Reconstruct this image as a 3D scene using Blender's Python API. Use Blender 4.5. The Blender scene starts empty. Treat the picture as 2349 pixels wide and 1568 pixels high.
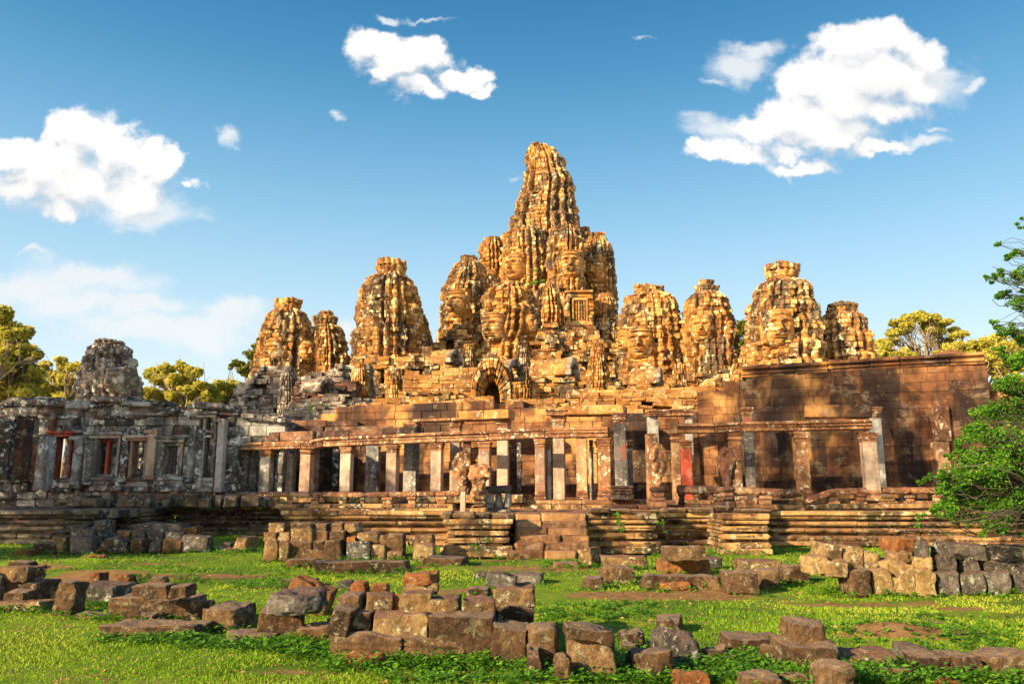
import bpy, math, random
import numpy as np
from mathutils import Vector, Matrix

SC = bpy.context.scene
COL = SC.collection
R = math.radians
# ------------------------------------------------------------------ camera
F = 1827.0                      # focal length in pixels of a 2349 px wide picture
PITCH = math.atan(346 / F)
CH = 1.66                       # eye height
cam_d = bpy.data.cameras.new('camera'); cam = bpy.data.objects.new('camera', cam_d); COL.objects.link(cam)
cam_d.sensor_width = 36; cam_d.lens = 36 * F / 2349.0; cam_d.clip_end = 2000; cam_d.clip_start = 0.1
cam.location = (0, 0, CH); cam.rotation_euler = (R(90) + PITCH, 0, 0)
SC.camera = cam
# ------------------------------------------------------------------ light
SUN_EL = R(21); SUN_AZ = R(52)          # the sun stands behind the camera, to its left
sd = (-math.sin(SUN_AZ) * math.cos(SUN_EL), -math.cos(SUN_AZ) * math.cos(SUN_EL), math.sin(SUN_EL))
sun_d = bpy.data.lights.new('sun', 'SUN'); sun = bpy.data.objects.new('sun', sun_d); COL.objects.link(sun)
sun_d.energy = 4.8; sun_d.angle = R(0.6); sun_d.color = (1.0, 0.77, 0.45)
sun.rotation_euler = Vector(sd).to_track_quat('Z', 'Y').to_euler()
vs = SC.view_settings
vs.view_transform = 'Standard'; vs.look = 'None'; vs.exposure = 1.38; vs.gamma = 1
SC.cycles.use_adaptive_sampling = True
SC.cycles.adaptive_threshold = 0.02
SC.cycles.max_bounces = 6; SC.cycles.diffuse_bounces = 3; SC.cycles.glossy_bounces = 2
SC.cycles.transparent_max_bounces = 4
SC.cycles.use_denoising = True
SKY_STRENGTH = 0.15

def ray(px, py):
    u = (px - 1174.5) / F; v = (784 - py) / F
    return u, math.cos(PITCH) - v * math.sin(PITCH), math.sin(PITCH) + v * math.cos(PITCH)
def W(px, py, d):
    X, Y, Z = ray(px, py); k = d / Y
    return (X * k, d, CH + Z * k)
def GD(px, py, z=0.0):
    X, Y, Z = ray(px, py); k = (z - CH) / Z
    return Y * k
def G(px, py, z=0.0):
    return W(px, py, GD(px, py, z))

# ------------------------------------------------------------------ world: sky and clouds by direction
def sky_world():
    w = bpy.data.worlds.new('World'); SC.world = w; w.use_nodes = True
    nt = w.node_tree; N = nt.nodes; L = nt.links; N.clear()
    out = N.new('ShaderNodeOutputWorld'); bg = N.new('ShaderNodeBackground'); L.new(bg.outputs[0], out.inputs[0])
    sky = N.new('ShaderNodeTexSky'); sky.sky_type = 'NISHITA'; sky.sun_disc = False
    sky.sun_elevation = SUN_EL; sky.sun_rotation = math.pi + SUN_AZ   # measured from +Y, clockwise
    sky.air_density = 1.0; sky.dust_density = 1.3; sky.ozone_density = 2.2
    bg.inputs[1].default_value = SKY_STRENGTH
    # node group: cloud density as a function of a direction
    g = bpy.data.node_groups.new('cloud_density', 'ShaderNodeTree')
    g.interface.new_socket('P', in_out='INPUT', socket_type='NodeSocketVector')
    g.interface.new_socket('D', in_out='OUTPUT', socket_type='NodeSocketFloat')
    g.interface.new_socket('S', in_out='OUTPUT', socket_type='NodeSocketFloat')
    g.interface.new_socket('B', in_out='OUTPUT', socket_type='NodeSocketFloat')
    gn = g.nodes; gl = g.links
    gi = gn.new('NodeGroupInput'); go = gn.new('NodeGroupOutput')
    def vm(op, a, b):
        n = gn.new('ShaderNodeVectorMath'); n.operation = op
        for i, x in enumerate((a, b)):
            if x is None: continue
            if isinstance(x, tuple): n.inputs[i].default_value = x
            else: gl.new(x, n.inputs[i])
        return n.outputs[1] if op == 'LENGTH' else n.outputs[0]
    def mt(op, a, b=None, c=None, clamp=False):
        n = gn.new('ShaderNodeMath'); n.operation = op; n.use_clamp = clamp
        for i, x in enumerate((a, b, c)):
            if x is None: continue
            if isinstance(x, (int, float)): n.inputs[i].default_value = x
            else: gl.new(x, n.inputs[i])
        return n.outputs[0]
    def noise(vec, scale, det, rough, dist=0.0):
        n = gn.new('ShaderNodeTexNoise'); n.inputs['Scale'].default_value = scale; n.inputs['Detail'].default_value = det
        n.inputs['Roughness'].default_value = rough; n.inputs['Distortion'].default_value = dist
        gl.new(vec, n.inputs['Vector']); return n
    P = gi.outputs[0]
    warp = vm('SCALE', vm('SUBTRACT', noise(P, 7, 3, .5).outputs['Color'], (.5, .5, .5)), None)
    warp.node.inputs[3].default_value = 0.075
    warp2 = vm('SCALE', vm('SUBTRACT', noise(P, 24, 4, .6).outputs['Color'], (.5, .5, .5)), None); warp2.node.inputs[3].default_value = .05
    P2 = vm('ADD', vm('ADD', P, warp), warp2)
    def puffs(lst):
        m = None
        for (x, y, a, b, *s) in lst:
            X, Y, Z = ray(x, y); c = (X / Y, 0, Z / Y)
            d = vm('LENGTH', vm('MULTIPLY', vm('SUBTRACT', P2, c), (F / a, 0, F / b)), None)
            v = mt('SUBTRACT', s[0] if s else 1.0, d)
            m = v if m is None else mt('SMOOTH_MAX', m, v, .35)
        return m
    big = [(185, 310, 100, 95), (165, 275, 70, 60), (120, 270, 40, 34), (260, 340, 90, 70), (20, 340, 60, 50), (110, 300, 40, 30), (70, 385, 105, 80), (20, 370, 80, 70), (270, 360, 100, 85), (375, 385, 65, 60), (150, 430, 190, 85), (120, 370, 160, 80), (60, 420, 110, 60),
           (330, 440, 125, 60), (150, 490, 75, 45), (440, 425, 60, 36, .6),
           (855, 105, 65, 52), (910, 100, 50, 42), (975, 105, 62, 45), (930, 160, 105, 58), (970, 215, 62, 36), (880, 190, 60, 30, .9),
           (1040, 180, 60, 40), (1090, 178, 75, 42), (1120, 215, 55, 28, .8), (930, 145, 125, 75), (950, 215, 70, 40),
           (1950, 105, 120, 70), (2040, 95, 80, 60), (2110, 130, 85, 55), (1990, 185, 230, 110), (1860, 290, 220, 70), (1700, 350, 120, 55, .8), (2110, 215, 85, 55), (1860, 200, 110, 60), (2040, 255, 140, 52),
           (1830, 265, 150, 62), (1740, 290, 110, 45), (1900, 310, 160, 42), (1660, 355, 90, 45), (1600, 365, 50, 32), (1850, 372, 100, 28), (2020, 345, 110, 27),
  (1820, 340, 200, 30, .6), (2040, 175, 150, 100), (1930, 240, 170, 60)]
    soft = [(220, 640, 190, 50), (320, 695, 130, 50), (80, 670, 170, 45), (450, 760, 140, 70), (330, 760, 200, 50), (520, 720, 90, 40),
            (150, 700, 180, 50), (800, 740, 90, 60, .7), (920, 760, 90, 50, .6), (700, 780, 160, 50, .5), (60, 600, 60, 20, .6), (1480, 85, 60, 14, .45), (1180, 395, 50, 14, .4),
            (1640, 180, 70, 24, .6), (2150, 300, 70, 18, .5), (980, 35, 120, 12, .5), (2245, 190, 45, 24, .8), (785, 250, 22, 20, .8), (900, 38, 40, 14, .8), (2130, 330, 60, 22, .9), (1700, 140, 90, 50, 1.1), (1740, 110, 70, 30, 1.0), (512, 335, 30, 30, .9), (1640, 300, 120, 60, .8), (2150, 180, 120, 90, .9), (340, 480, 160, 50, .8)]
    n1 = noise(P, 22, 10, .64, .35).outputs['Fac']
    n2 = noise(P, 6, 3, .5, .0).outputs['Fac']
    nn = mt('ADD', mt('MULTIPLY', mt('SUBTRACT', n1, .5), 3.4), mt('MULTIPLY', mt('SUBTRACT', n2, .5), 1.2))
    pb = puffs(big); D = mt('ADD', mt('MULTIPLY', pb, 1.8), mt('MULTIPLY', nn, .62))
    gl.new(mt('ADD', mt('MULTIPLY', pb, 1.5), mt('MULTIPLY', nn, .16)), go.inputs[2])
    gl.new(D, go.inputs[0])
    n3 = noise(vm('MULTIPLY', P, (1, 1, 2.2)), 11, 7, .6, .6).outputs['Fac']
    S = mt('ADD', mt('MULTIPLY', puffs(soft), 1.05), mt('MULTIPLY', mt('SUBTRACT', n3, .5), 1.5))
    gl.new(S, go.inputs[1])
    # world tree
    def vmw(op, a, b):
        n = N.new('ShaderNodeVectorMath'); n.operation = op
        for i, x in enumerate((a, b)):
            if x is None: continue
            if isinstance(x, tuple): n.inputs[i].default_value = x
            else: L.new(x, n.inputs[i])
        return n.outputs[0]
    def mw(op, a, b=None, c=None, clamp=False):
        n = N.new('ShaderNodeMath'); n.operation = op; n.use_clamp = clamp
        for i, x in enumerate((a, b, c)):
            if x is None: continue
            if isinstance(x, (int, float)): n.inputs[i].default_value = x
            else: L.new(x, n.inputs[i])
        return n.outputs[0]
    tc = N.new('ShaderNodeTexCoord'); sep = N.new('ShaderNodeSeparateXYZ'); L.new(tc.outputs['Generated'], sep.inputs[0])
    yy = mw('MAXIMUM', sep.outputs[1], 0.05)
    cmb = N.new('ShaderNodeCombineXYZ'); L.new(mw('DIVIDE', sep.outputs[0], yy), cmb.inputs[0]); L.new(mw('DIVIDE', sep.outputs[2], yy), cmb.inputs[2])
    def grp(v):
        n = N.new('ShaderNodeGroup'); n.node_tree = g; L.new(v, n.inputs[0]); return n
    g1 = grp(cmb.outputs[0]); g2 = grp(vmw('ADD', cmb.outputs[0], (-.008, 0, .032)))
    def sm(x, a, b):
        n = N.new('ShaderNodeMapRange'); n.interpolation_type = 'SMOOTHSTEP'; L.new(x, n.inputs[0])
        n.inputs[1].default_value = a; n.inputs[2].default_value = b; return n.outputs[0]
    cover = None
    thick = sm(g1.outputs[0], .05, .85)
    lit = sm(mw('SUBTRACT', g1.outputs[2], g2.outputs[2]), -.95, .30)
    cover = sm(mw('DIVIDE', g1.outputs[0], mw('MULTIPLY_ADD', mw('SUBTRACT', 1.0, lit), 0.75, .75)), .0, 1.0)
    cr = N.new('ShaderNodeMix'); cr.data_type = 'RGBA'; L.new(lit, cr.inputs[0])
    cr.inputs[6].default_value = (1.65, 1.80, 1.95, 1); cr.inputs[7].default_value = (2.7, 2.66, 2.6, 1)
    softc = mw('MULTIPLY', sm(g1.outputs[1], -.2, .75), .85)
    hs = N.new('ShaderNodeHueSaturation'); hs.inputs['Saturation'].default_value = 1.12; hs.inputs['Hue'].default_value = .495; hs.inputs['Value'].default_value = .65; gm = N.new('ShaderNodeGamma'); gm.inputs[1].default_value = 1.2; L.new(sky.outputs[0], gm.inputs[0]); L.new(gm.outputs[0], hs.inputs['Color'])
    rp = N.new('ShaderNodeValToRGB'); L.new(sep.outputs[2], rp.inputs[0]); rp.color_ramp.interpolation = 'B_SPLINE'
    els = [(0.0, (2.7, 2.75, 2.7)), (.14, (2.25, 2.65, 2.75)), (.23, (1.55, 2.25, 2.65)), (.335, (.85, 1.70, 2.35)), (.45, (.30, 1.02, 1.75)), (.54, (.13, .70, 1.36)), (.62, (.08, .50, 1.15)), (1.0, (.06, .35, .9))]
    while len(rp.color_ramp.elements) < len(els): rp.color_ramp.elements.new(.5)
    for e, (p, c) in zip(rp.color_ramp.elements, els): e.position = p; e.color = (*[q * .90 / 4 for q in c], 1)
    sc4 = N.new('ShaderNodeVectorMath'); sc4.operation = 'SCALE'; sc4.inputs[3].default_value = 4.0; L.new(rp.outputs[0], sc4.inputs[0])
    m0 = N.new('ShaderNodeMix'); m0.data_type = 'RGBA'; m0.inputs[0].default_value = .9; L.new(hs.outputs[0], m0.inputs[6]); L.new(sc4.outputs[0], m0.inputs[7])
    # sky half round the low sun, brightened and warmed to lift the fill
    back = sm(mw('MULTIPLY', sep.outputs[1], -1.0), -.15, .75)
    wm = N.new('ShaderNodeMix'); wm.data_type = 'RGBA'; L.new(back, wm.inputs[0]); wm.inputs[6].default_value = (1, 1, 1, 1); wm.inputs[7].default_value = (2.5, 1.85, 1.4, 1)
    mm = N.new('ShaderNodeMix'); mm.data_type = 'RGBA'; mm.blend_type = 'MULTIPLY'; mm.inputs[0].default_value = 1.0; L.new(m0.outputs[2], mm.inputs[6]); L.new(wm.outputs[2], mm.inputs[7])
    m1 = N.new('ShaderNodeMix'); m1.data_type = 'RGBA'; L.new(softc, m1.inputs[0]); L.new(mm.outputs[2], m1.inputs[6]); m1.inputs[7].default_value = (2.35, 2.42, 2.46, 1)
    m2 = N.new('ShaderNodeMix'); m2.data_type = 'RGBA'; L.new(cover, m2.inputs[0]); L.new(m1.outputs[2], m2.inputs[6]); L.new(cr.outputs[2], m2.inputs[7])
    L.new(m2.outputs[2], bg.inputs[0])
SKYV = 1.0
sky_world()
# ------------------------------------------------------------------ helpers
rng = np.random.default_rng(7)
random.seed(7)
def hsh(ix, iy=0, iz=0, seed=0):
    n = (np.asarray(ix).astype(np.int64) * 374761393 + np.asarray(iy).astype(np.int64) * 668265263 + np.asarray(iz).astype(np.int64) * 1442695041 + int(seed) * 1274126177) & 0xffffffff
    n = ((n ^ (n >> 13)) * 1274126177) & 0xffffffff
    n = ((n ^ (n >> 15)) * 668265263) & 0xffffffff
    return ((n ^ (n >> 16)) & 0xffffff) / float(0xffffff)
def vnoise(P, seed=0):
    P = np.asarray(P, float); i = np.floor(P).astype(np.int64); f = P - i; f = f * f * (3 - 2 * f)
    r = 0
    for a in (0, 1):
        wx = f[..., 0] if a else 1 - f[..., 0]
        for b in (0, 1):
            wy = f[..., 1] if b else 1 - f[..., 1]
            for c in (0, 1):
                wz = f[..., 2] if c else 1 - f[..., 2]
                r = r + wx * wy * wz * hsh(i[..., 0] + a, i[..., 1] + b, i[..., 2] + c, seed)
    return r * 2 - 1
def fbm(P, oct=3, seed=0, gain=.5):
    r = 0; a = 1; P = np.asarray(P, float)
    for k in range(oct):
        r = r + a * vnoise(P * 2 ** k, seed + k * 17); a *= gain
    return r
def sstep(x, a, b):
    t = np.clip((x - a) / (b - a), 0, 1); return t * t * (3 - 2 * t)

WL = {}                                   # world location of every object we make
def tag(o, label=None, cat=None, group=None, kind=None):
    if label: o['label'] = label
    if cat: o['category'] = cat
    if group: o['group'] = group
    if kind: o['kind'] = kind
    return o
def thing(name, label, cat, loc, group=None):
    o = bpy.data.objects.new(name, None); COL.objects.link(o); o.location = loc; o.empty_display_size = .3
    WL[o.name] = np.array(loc, float)
    return tag(o, label, cat, group)
class MB:
    def __init__(s): s.v = []; s.f = []; s.t = []; s.n = 0
    def add(s, V, faces, tone=None):
        V = np.asarray(V, float).reshape(-1, 3)
        for q in faces:
            if len(q): s.f.append(np.asarray(q, np.int64) + s.n)
        s.v.append(V)
        if tone is None: tone = rng.random()
        s.t.append(np.broadcast_to(np.asarray(tone, float), (len(V),)).copy())
        s.n += len(V)
    def build(s, name, mat, parent=None, loc=None, smooth=False):
        V = np.concatenate(s.v); T = np.concatenate(s.t)
        if parent is not None: o0 = WL[parent.name]
        else: o0 = np.array(loc if loc is not None else (0, 0, 0), float)
        me = bpy.data.meshes.new(name)
        me.vertices.add(len(V)); me.vertices.foreach_set('co', (V - o0).astype(np.float32).ravel())
        ln = np.concatenate([np.full(len(q), q.shape[1]) for q in s.f]); lp = np.concatenate([q.ravel() for q in s.f])
        me.loops.add(len(lp)); me.loops.foreach_set('vertex_index', lp.astype(np.int32))
        me.polygons.add(len(ln)); me.polygons.foreach_set('loop_start', (np.cumsum(ln) - ln).astype(np.int32))
        if smooth: me.polygons.foreach_set('use_smooth', np.ones(len(ln), bool))
        else: me.polygons.foreach_set('use_smooth', np.zeros(len(ln), bool))
        a = me.attributes.new('tone', 'FLOAT', 'POINT'); a.data.foreach_set('value', T.astype(np.float32))
        me.update(calc_edges=True); me.validate()
        me.materials.append(mat)
        o = bpy.data.objects.new(name, me); COL.objects.link(o)
        if parent is not None: o.parent = parent
        else: o.location = o0
        WL[o.name] = o0
        return o

# chamfered hexahedra: corner k has bits (x, y, z)
_cf = []; _K = np.array([[k & 1, (k >> 1) & 1, (k >> 2) & 1] for k in range(8)])
def _mk():
    quads = []; tris = []
    pos = np.array([[(_K[k][b] * 2 - 1) * (1.0 if b == a else .8) for b in range(3)] for k in range(8) for a in range(3)])
    def vid(k, a): return k * 3 + a
    def orient(f):
        p = pos[f]; n = np.cross(p[1] - p[0], p[2] - p[0])
        return f if np.dot(n, p.mean(0)) > 0 else f[::-1]
    for a in range(3):
        b, c = [x for x in range(3) if x != a]
        for s in (0, 1):
            def kk(u, v): r = [0, 0, 0]; r[a] = s; r[b] = u; r[c] = v; return r[0] + 2 * r[1] + 4 * r[2]
            quads.append(orient([vid(kk(0, 0), a), vid(kk(1, 0), a), vid(kk(1, 1), a), vid(kk(0, 1), a)]))
    for e in range(3):
        a, b = [x for x in range(3) if x != e]
        for k in range(8):
            if _K[k][e] == 0:
                j = k + (1 << e); quads.append(orient([vid(k, a), vid(j, a), vid(j, b), vid(k, b)]))
    for k in range(8): tris.append(orient([vid(k, 0), vid(k, 1), vid(k, 2)]))
    return np.array(quads), np.array(tris)
_Q, _T = _mk()
def hexes(mb, C, ch=.02, tone=None):
    C = np.asarray(C, float).reshape(-1, 8, 3); n = len(C)
    if n == 0: return
    sz = np.stack([np.linalg.norm(C[:, 1] - C[:, 0], axis=1), np.linalg.norm(C[:, 2] - C[:, 0], axis=1), np.linalg.norm(C[:, 4] - C[:, 0], axis=1)], 1)
    ch = np.asarray(ch, float); ch = ch[None, :] if ch.shape == (3,) and n != 3 else np.broadcast_to(ch, (n,))[:, None]
    f = np.clip(ch / np.maximum(sz, 1e-4), 0, .42)
    T = np.zeros((n, 24, 3))
    for k in range(8):
        for a in range(3):
            for b in range(3):
                bit = _K[k][b]
                if a == b: T[:, k * 3 + a, b] = bit
                else: T[:, k * 3 + a, b] = (1 - f[:, b]) if bit else f[:, b]
    V = 0
    for k in range(8):
        w = 1
        for b in range(3): w = w * (T[..., b] if _K[k][b] else 1 - T[..., b])
        V = V + w[..., None] * C[:, k][:, None, :]
    off = (np.arange(n) * 24)[:, None, None]
    q = (_Q[None] + off).reshape(-1, 4); t = (_T[None] + off).reshape(-1, 3)
    det = np.einsum('ni,ni->n', np.cross(C[:, 1] - C[:, 0], C[:, 2] - C[:, 0]), C[:, 4] - C[:, 0])
    if det.mean() < 0: q = q[:, ::-1]; t = t[:, ::-1]
    if tone is None: tone = rng.random(n)
    tone = np.broadcast_to(np.asarray(tone, float), (n,))
    mb.add(V.reshape(-1, 3), [q, t], np.repeat(tone, 24))
def boxc(x0, x1, y0, y1, z0, z1, jit=0.0):
    c = np.array([[(x0, x1)[k & 1], (y0, y1)[(k >> 1) & 1], (z0, z1)[(k >> 2) & 1]] for k in range(8)], float)
    if jit: c = c + rng.normal(0, jit, c.shape)
    return c
def frame_map(C, o, a):
    """local (s along, n toward the viewer side, z) -> world, wall direction angle a"""
    e = np.array([math.cos(a), math.sin(a), 0]); n = np.array([math.sin(a), -math.cos(a), 0])
    C = np.asarray(C, float)
    return np.array([o[0], o[1], 0.0]) + C[..., 0:1] * e + C[..., 1:2] * n + C[..., 2:3] * np.array([0, 0, 1.0])
def ashlar(mb, o, a, L, z0, prof, T=.6, ch=.38, bl=.75, off=.02, jit=.008, cham=.02, openings=(), offf=None, miss=0.0, seed=1, tonef=None, chv=(.82, 1.15)):
    """courses of blocks along a wall; prof = [(s, ztop)...]; offf(s, z) gives the outward offset of the face"""
    ps = np.array([p[0] for p in prof], float); pz = np.array([p[1] for p in prof], float)
    zmax = pz.max(); z = z0; ci = 0; out = []; tn = []
    r = np.random.default_rng(seed)
    while z < zmax - .03:
        h = ch * r.uniform(*chv); z1 = z + h; zm = z + h * .5
        iv = [(0.0, L)]
        for (a0, a1, b0, b1) in openings:
            if b0 <= zm <= b1:
                nv = []
                for (p, q) in iv:
                    if a1 <= p or a0 >= q: nv.append((p, q)); continue
                    if a0 > p: nv.append((p, a0))
                    if a1 < q: nv.append((a1, q))
                iv = nv
        cof = r.normal(0, off * .5)
        for (p, q) in iv:
            s = p
            while s < q - 1e-3:
                l = bl * r.uniform(.55, 1.5)
                if q - s - l < bl * .45: l = q - s
                sm_ = s + l * .5
                zt = np.interp(sm_, ps, pz)
                if zm < zt and r.random() > miss:
                    oo = r.normal(0, off) + cof + (offf(sm_, zm) if offf else 0.0)
                    if r.random() < .03: oo -= off * 2.5
                    out.append(boxc(s + .004, s + l - .004, oo, -T, z + .003, z1 - .002 + (r.uniform(-.06, .03) if z1 > zt else 0)))
                    tn.append(r.random() if tonef is None else tonef(sm_, zm, r))
                s += l
        z = z1; ci += 1
    if not out: return
    C = np.array(out); C = C + r.normal(0, jit, C.shape)
    hexes(mb, frame_map(C, o, a), cham * r.uniform(.6, 1.8, len(C)), np.array(tn))
def gridfaces(nr, nc, wrap=False, off=0):
    cols = nc if wrap else nc - 1
    i, j = np.meshgrid(np.arange(nr - 1), np.arange(cols), indexing='ij'); j2 = (j + 1) % nc
    return np.stack([i * nc + j, i * nc + j2, (i + 1) * nc + j2, (i + 1) * nc + j], -1).reshape(-1, 4) + off

# ------------------------------------------------------------------ materials
def nodes_of(name):
    m = bpy.data.materials.new(name); m.use_nodes = True; nt = m.node_tree
    b = nt.nodes['Principled BSDF']; return m, nt, b
def stone(name, dark, mid, light, lichen=(.5, .5, .42), lich=.5, stain=.5, staincol=(.02, .018, .016), rough=.9, sc=1.0, bump=.5, moss=0.0, topcol=None, topamt=.6, red=0.0, vert=.22, warm=None, warmamt=0.0, tonek=.30):
    m, nt, b = nodes_of(name); N = nt.nodes; L = nt.links
    tc = N.new('ShaderNodeTexCoord'); oi = N.new('ShaderNodeObjectInfo')
    v0 = N.new('ShaderNodeVectorMath'); v0.operation = 'MULTIPLY_ADD'
    cb = N.new('ShaderNodeCombineXYZ'); [L.new(oi.outputs['Random'], cb.inputs[i]) for i in range(3)]
    L.new(cb.outputs[0], v0.inputs[0]); v0.inputs[1].default_value = (37, 53, 71); L.new(tc.outputs['Object'], v0.inputs[2])
    V = v0.outputs[0]
    def noise(scale, det=6, ro=.6, vec=None, dist=0.0):
        n = N.new('ShaderNodeTexNoise'); n.inputs['Scale'].default_value = scale * sc; n.inputs['Detail'].default_value = det
        n.inputs['Roughness'].default_value = ro; n.inputs['Distortion'].default_value = dist; L.new(vec or V, n.inputs['Vector']); return n.outputs['Fac']
    def ramp(x, a, bb):
        n = N.new('ShaderNodeMapRange'); n.interpolation_type = 'SMOOTHSTEP'; L.new(x, n.inputs[0]); n.inputs[1].default_value = a; n.inputs[2].default_value = bb; return n.outputs[0]
    def math_(op, x, y):
        n = N.new('ShaderNodeMath'); n.operation = op
        for i, q in enumerate((x, y)):
            if isinstance(q, (int, float)): n.inputs[i].default_value = q
            else: L.new(q, n.inputs[i])
        return n.outputs[0]
    def mix(f, A, B):
        n = N.new('ShaderNodeMix'); n.data_type = 'RGBA'
        if isinstance(f, (int, float)): n.inputs[0].default_value = f
        else: L.new(f, n.inputs[0])
        for i, q in ((6, A), (7, B)):
            if isinstance(q, tuple): n.inputs[i].default_value = (*q, 1)
            else: L.new(q, n.inputs[i])
        return n.outputs[2]
    at = N.new('ShaderNodeAttribute'); at.attribute_name = 'tone'
    tone = at.outputs['Fac']
    n1 = noise(.7, 5, .6); n2 = noise(4.5, 8, .68)
    k = math_('ADD', math_('MULTIPLY', n1, .45), math_('ADD', math_('MULTIPLY', n2, .6), math_('MULTIPLY', math_('SUBTRACT', tone, .5), tonek)))
    c = mix(ramp(k, .36, .60), dark, mid)
    c = mix(ramp(k, .55, .76), c, light)
    if warm: c = mix(math_('MULTIPLY', ramp(noise(.9, 4, .6, dist=.5), .48, .62), warmamt), c, warm)
    if red: c = mix(math_('MULTIPLY', ramp(noise(.8, 4, .55), .58, .66), red), c, (.42, .075, .03))
    # vertical streaks of black growth; on the outer wall also painted tree shade
    mp = N.new('ShaderNodeVectorMath'); mp.operation = 'MULTIPLY'; L.new(V, mp.inputs[0]); mp.inputs[1].default_value = (1, 1, vert)
    st = ramp(math_('ADD', math_('MULTIPLY', noise(1.7, 6, .62, mp.outputs[0], .4), .6), math_('MULTIPLY', noise(.55, 4, .6), .4)), .47, .575)
    c = mix(math_('MULTIPLY', st, stain), c, staincol)
    # lichen: sharp pale patches
    li = ramp(noise(3.4, 9, .72, dist=.3), .535, .60)
    lm = ramp(noise(.55, 3, .5), .32, .52)
    c = mix(math_('MULTIPLY', math_('MULTIPLY', li, lm), lich), c, lichen)
    li2 = ramp(noise(11, 4, .6), .63, .68)
    c = mix(math_('MULTIPLY', li2, lich * .7), c, lichen)
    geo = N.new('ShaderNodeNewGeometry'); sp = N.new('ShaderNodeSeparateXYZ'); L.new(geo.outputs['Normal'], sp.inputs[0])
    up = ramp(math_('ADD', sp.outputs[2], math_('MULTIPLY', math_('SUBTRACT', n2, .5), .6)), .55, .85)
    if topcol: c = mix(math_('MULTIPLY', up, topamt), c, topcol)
    if moss:
        mo = ramp(noise(1.3, 6, .65), .5, .62)
        c = mix(math_('MULTIPLY', mo, moss), c, (.10, .15, .04))
    L.new(c, b.inputs['Base Color']); b.inputs['Roughness'].default_value = rough
    b.inputs['Specular IOR Level'].default_value = .25
    bm = N.new('ShaderNodeBump'); bm.inputs['Strength'].default_value = bump; bm.inputs['Distance'].default_value = .06
    hb = math_('ADD', math_('MULTIPLY', n2, 1.0), math_('ADD', math_('MULTIPLY', noise(17, 6, .7), .45), math_('MULTIPLY', li, .12)))
    L.new(hb, bm.inputs['Height']); L.new(bm.outputs[0], b.inputs['Normal'])
    return m
M = {}
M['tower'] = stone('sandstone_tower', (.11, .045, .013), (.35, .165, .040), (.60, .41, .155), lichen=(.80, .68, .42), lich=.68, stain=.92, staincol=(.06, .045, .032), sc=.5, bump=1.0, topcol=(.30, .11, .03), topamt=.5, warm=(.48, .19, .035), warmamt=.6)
M['towergrey'] = stone('sandstone_tower_grey', (.09, .065, .05), (.26, .21, .17), (.46, .40, .33), lichen=(.58, .56, .48), lich=.85, stain=.55, staincol=(.035, .03, .028), sc=.6, bump=.9, topcol=(.16, .09, .06), topamt=.4)
M['roof'] = stone('vault_roof_stone', (.19, .075, .022), (.40, .195, .055), (.56, .37, .14), lichen=(.70, .58, .36), lich=.6, stain=.45, staincol=(.07, .04, .025), sc=.7, bump=.9, tonek=.2)
M['wall'] = stone('laterite_wall', (.055, .023, .014), (.165, .068, .030), (.33, .165, .068), lichen=(.38, .30, .20), lich=.25, stain=.92, staincol=(.022, .015, .015), sc=.42, bump=.6, vert=.22, warm=(.50, .25, .085), warmamt=.9, tonek=.14)  # stain blotches also imitate dappled tree shade, warm patches the sunlit spots
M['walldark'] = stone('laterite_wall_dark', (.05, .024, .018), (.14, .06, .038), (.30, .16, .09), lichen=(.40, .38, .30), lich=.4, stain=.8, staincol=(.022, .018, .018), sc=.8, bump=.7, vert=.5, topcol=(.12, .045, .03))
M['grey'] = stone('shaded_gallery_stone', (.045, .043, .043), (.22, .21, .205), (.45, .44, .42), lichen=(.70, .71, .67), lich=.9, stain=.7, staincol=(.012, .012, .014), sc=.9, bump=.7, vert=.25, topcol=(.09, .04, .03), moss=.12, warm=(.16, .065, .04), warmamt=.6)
M['pillar'] = stone('smooth_pillar_stone', (.26, .15, .10), (.42, .31, .23), (.52, .42, .33), lichen=(.60, .54, .44), lich=.35, stain=.5, staincol=(.08, .06, .055), sc=1.1, bump=.25, vert=.15, red=.35)
M['pillargrey'] = stone('grey_pillar_stone', (.12, .105, .095), (.26, .24, .22), (.40, .38, .36), lichen=(.60, .60, .56), lich=.6, stain=.7, staincol=(.03, .028, .028), sc=1.1, bump=.3, vert=.12, red=.5)
M['redpillar'] = stone('red_painted_stone', (.30, .055, .03), (.50, .085, .04), (.48, .18, .12), lichen=(.5, .42, .36), lich=.3, stain=.5, sc=1.2, bump=.2, vert=.15)
M['lintel'] = stone('carved_lintel_stone', (.14, .055, .03), (.36, .17, .075), (.50, .31, .17), lichen=(.72, .62, .46), lich=.85, stain=.5, staincol=(.045, .032, .026), sc=1.5, bump=.8, topcol=(.22, .08, .045), topamt=.8)
M['terrace'] = stone('terrace_stone', (.07, .034, .018), (.38, .20, .075), (.58, .38, .16), lichen=(.60, .55, .38), lich=.7, stain=.85, staincol=(.022, .018, .014), sc=1.1, bump=.7, vert=.8, topcol=(.17, .075, .05), topamt=.8, moss=.15)
M['terracegrey'] = stone('terrace_stone_dark', (.045, .035, .028), (.16, .12, .09), (.33, .27, .21), lichen=(.50, .52, .46), lich=.6, stain=.8, staincol=(.014, .012, .012), sc=1.1, bump=.8, vert=.8, topcol=(.14, .08, .07), topamt=.8, moss=.2)
M['step'] = stone('stair_stone', (.13, .06, .028), (.34, .18, .075), (.48, .29, .14), lichen=(.55, .45, .3), lich=.3, stain=.5, sc=1.4, bump=.5, topcol=(.20, .09, .06), topamt=.7)
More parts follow.
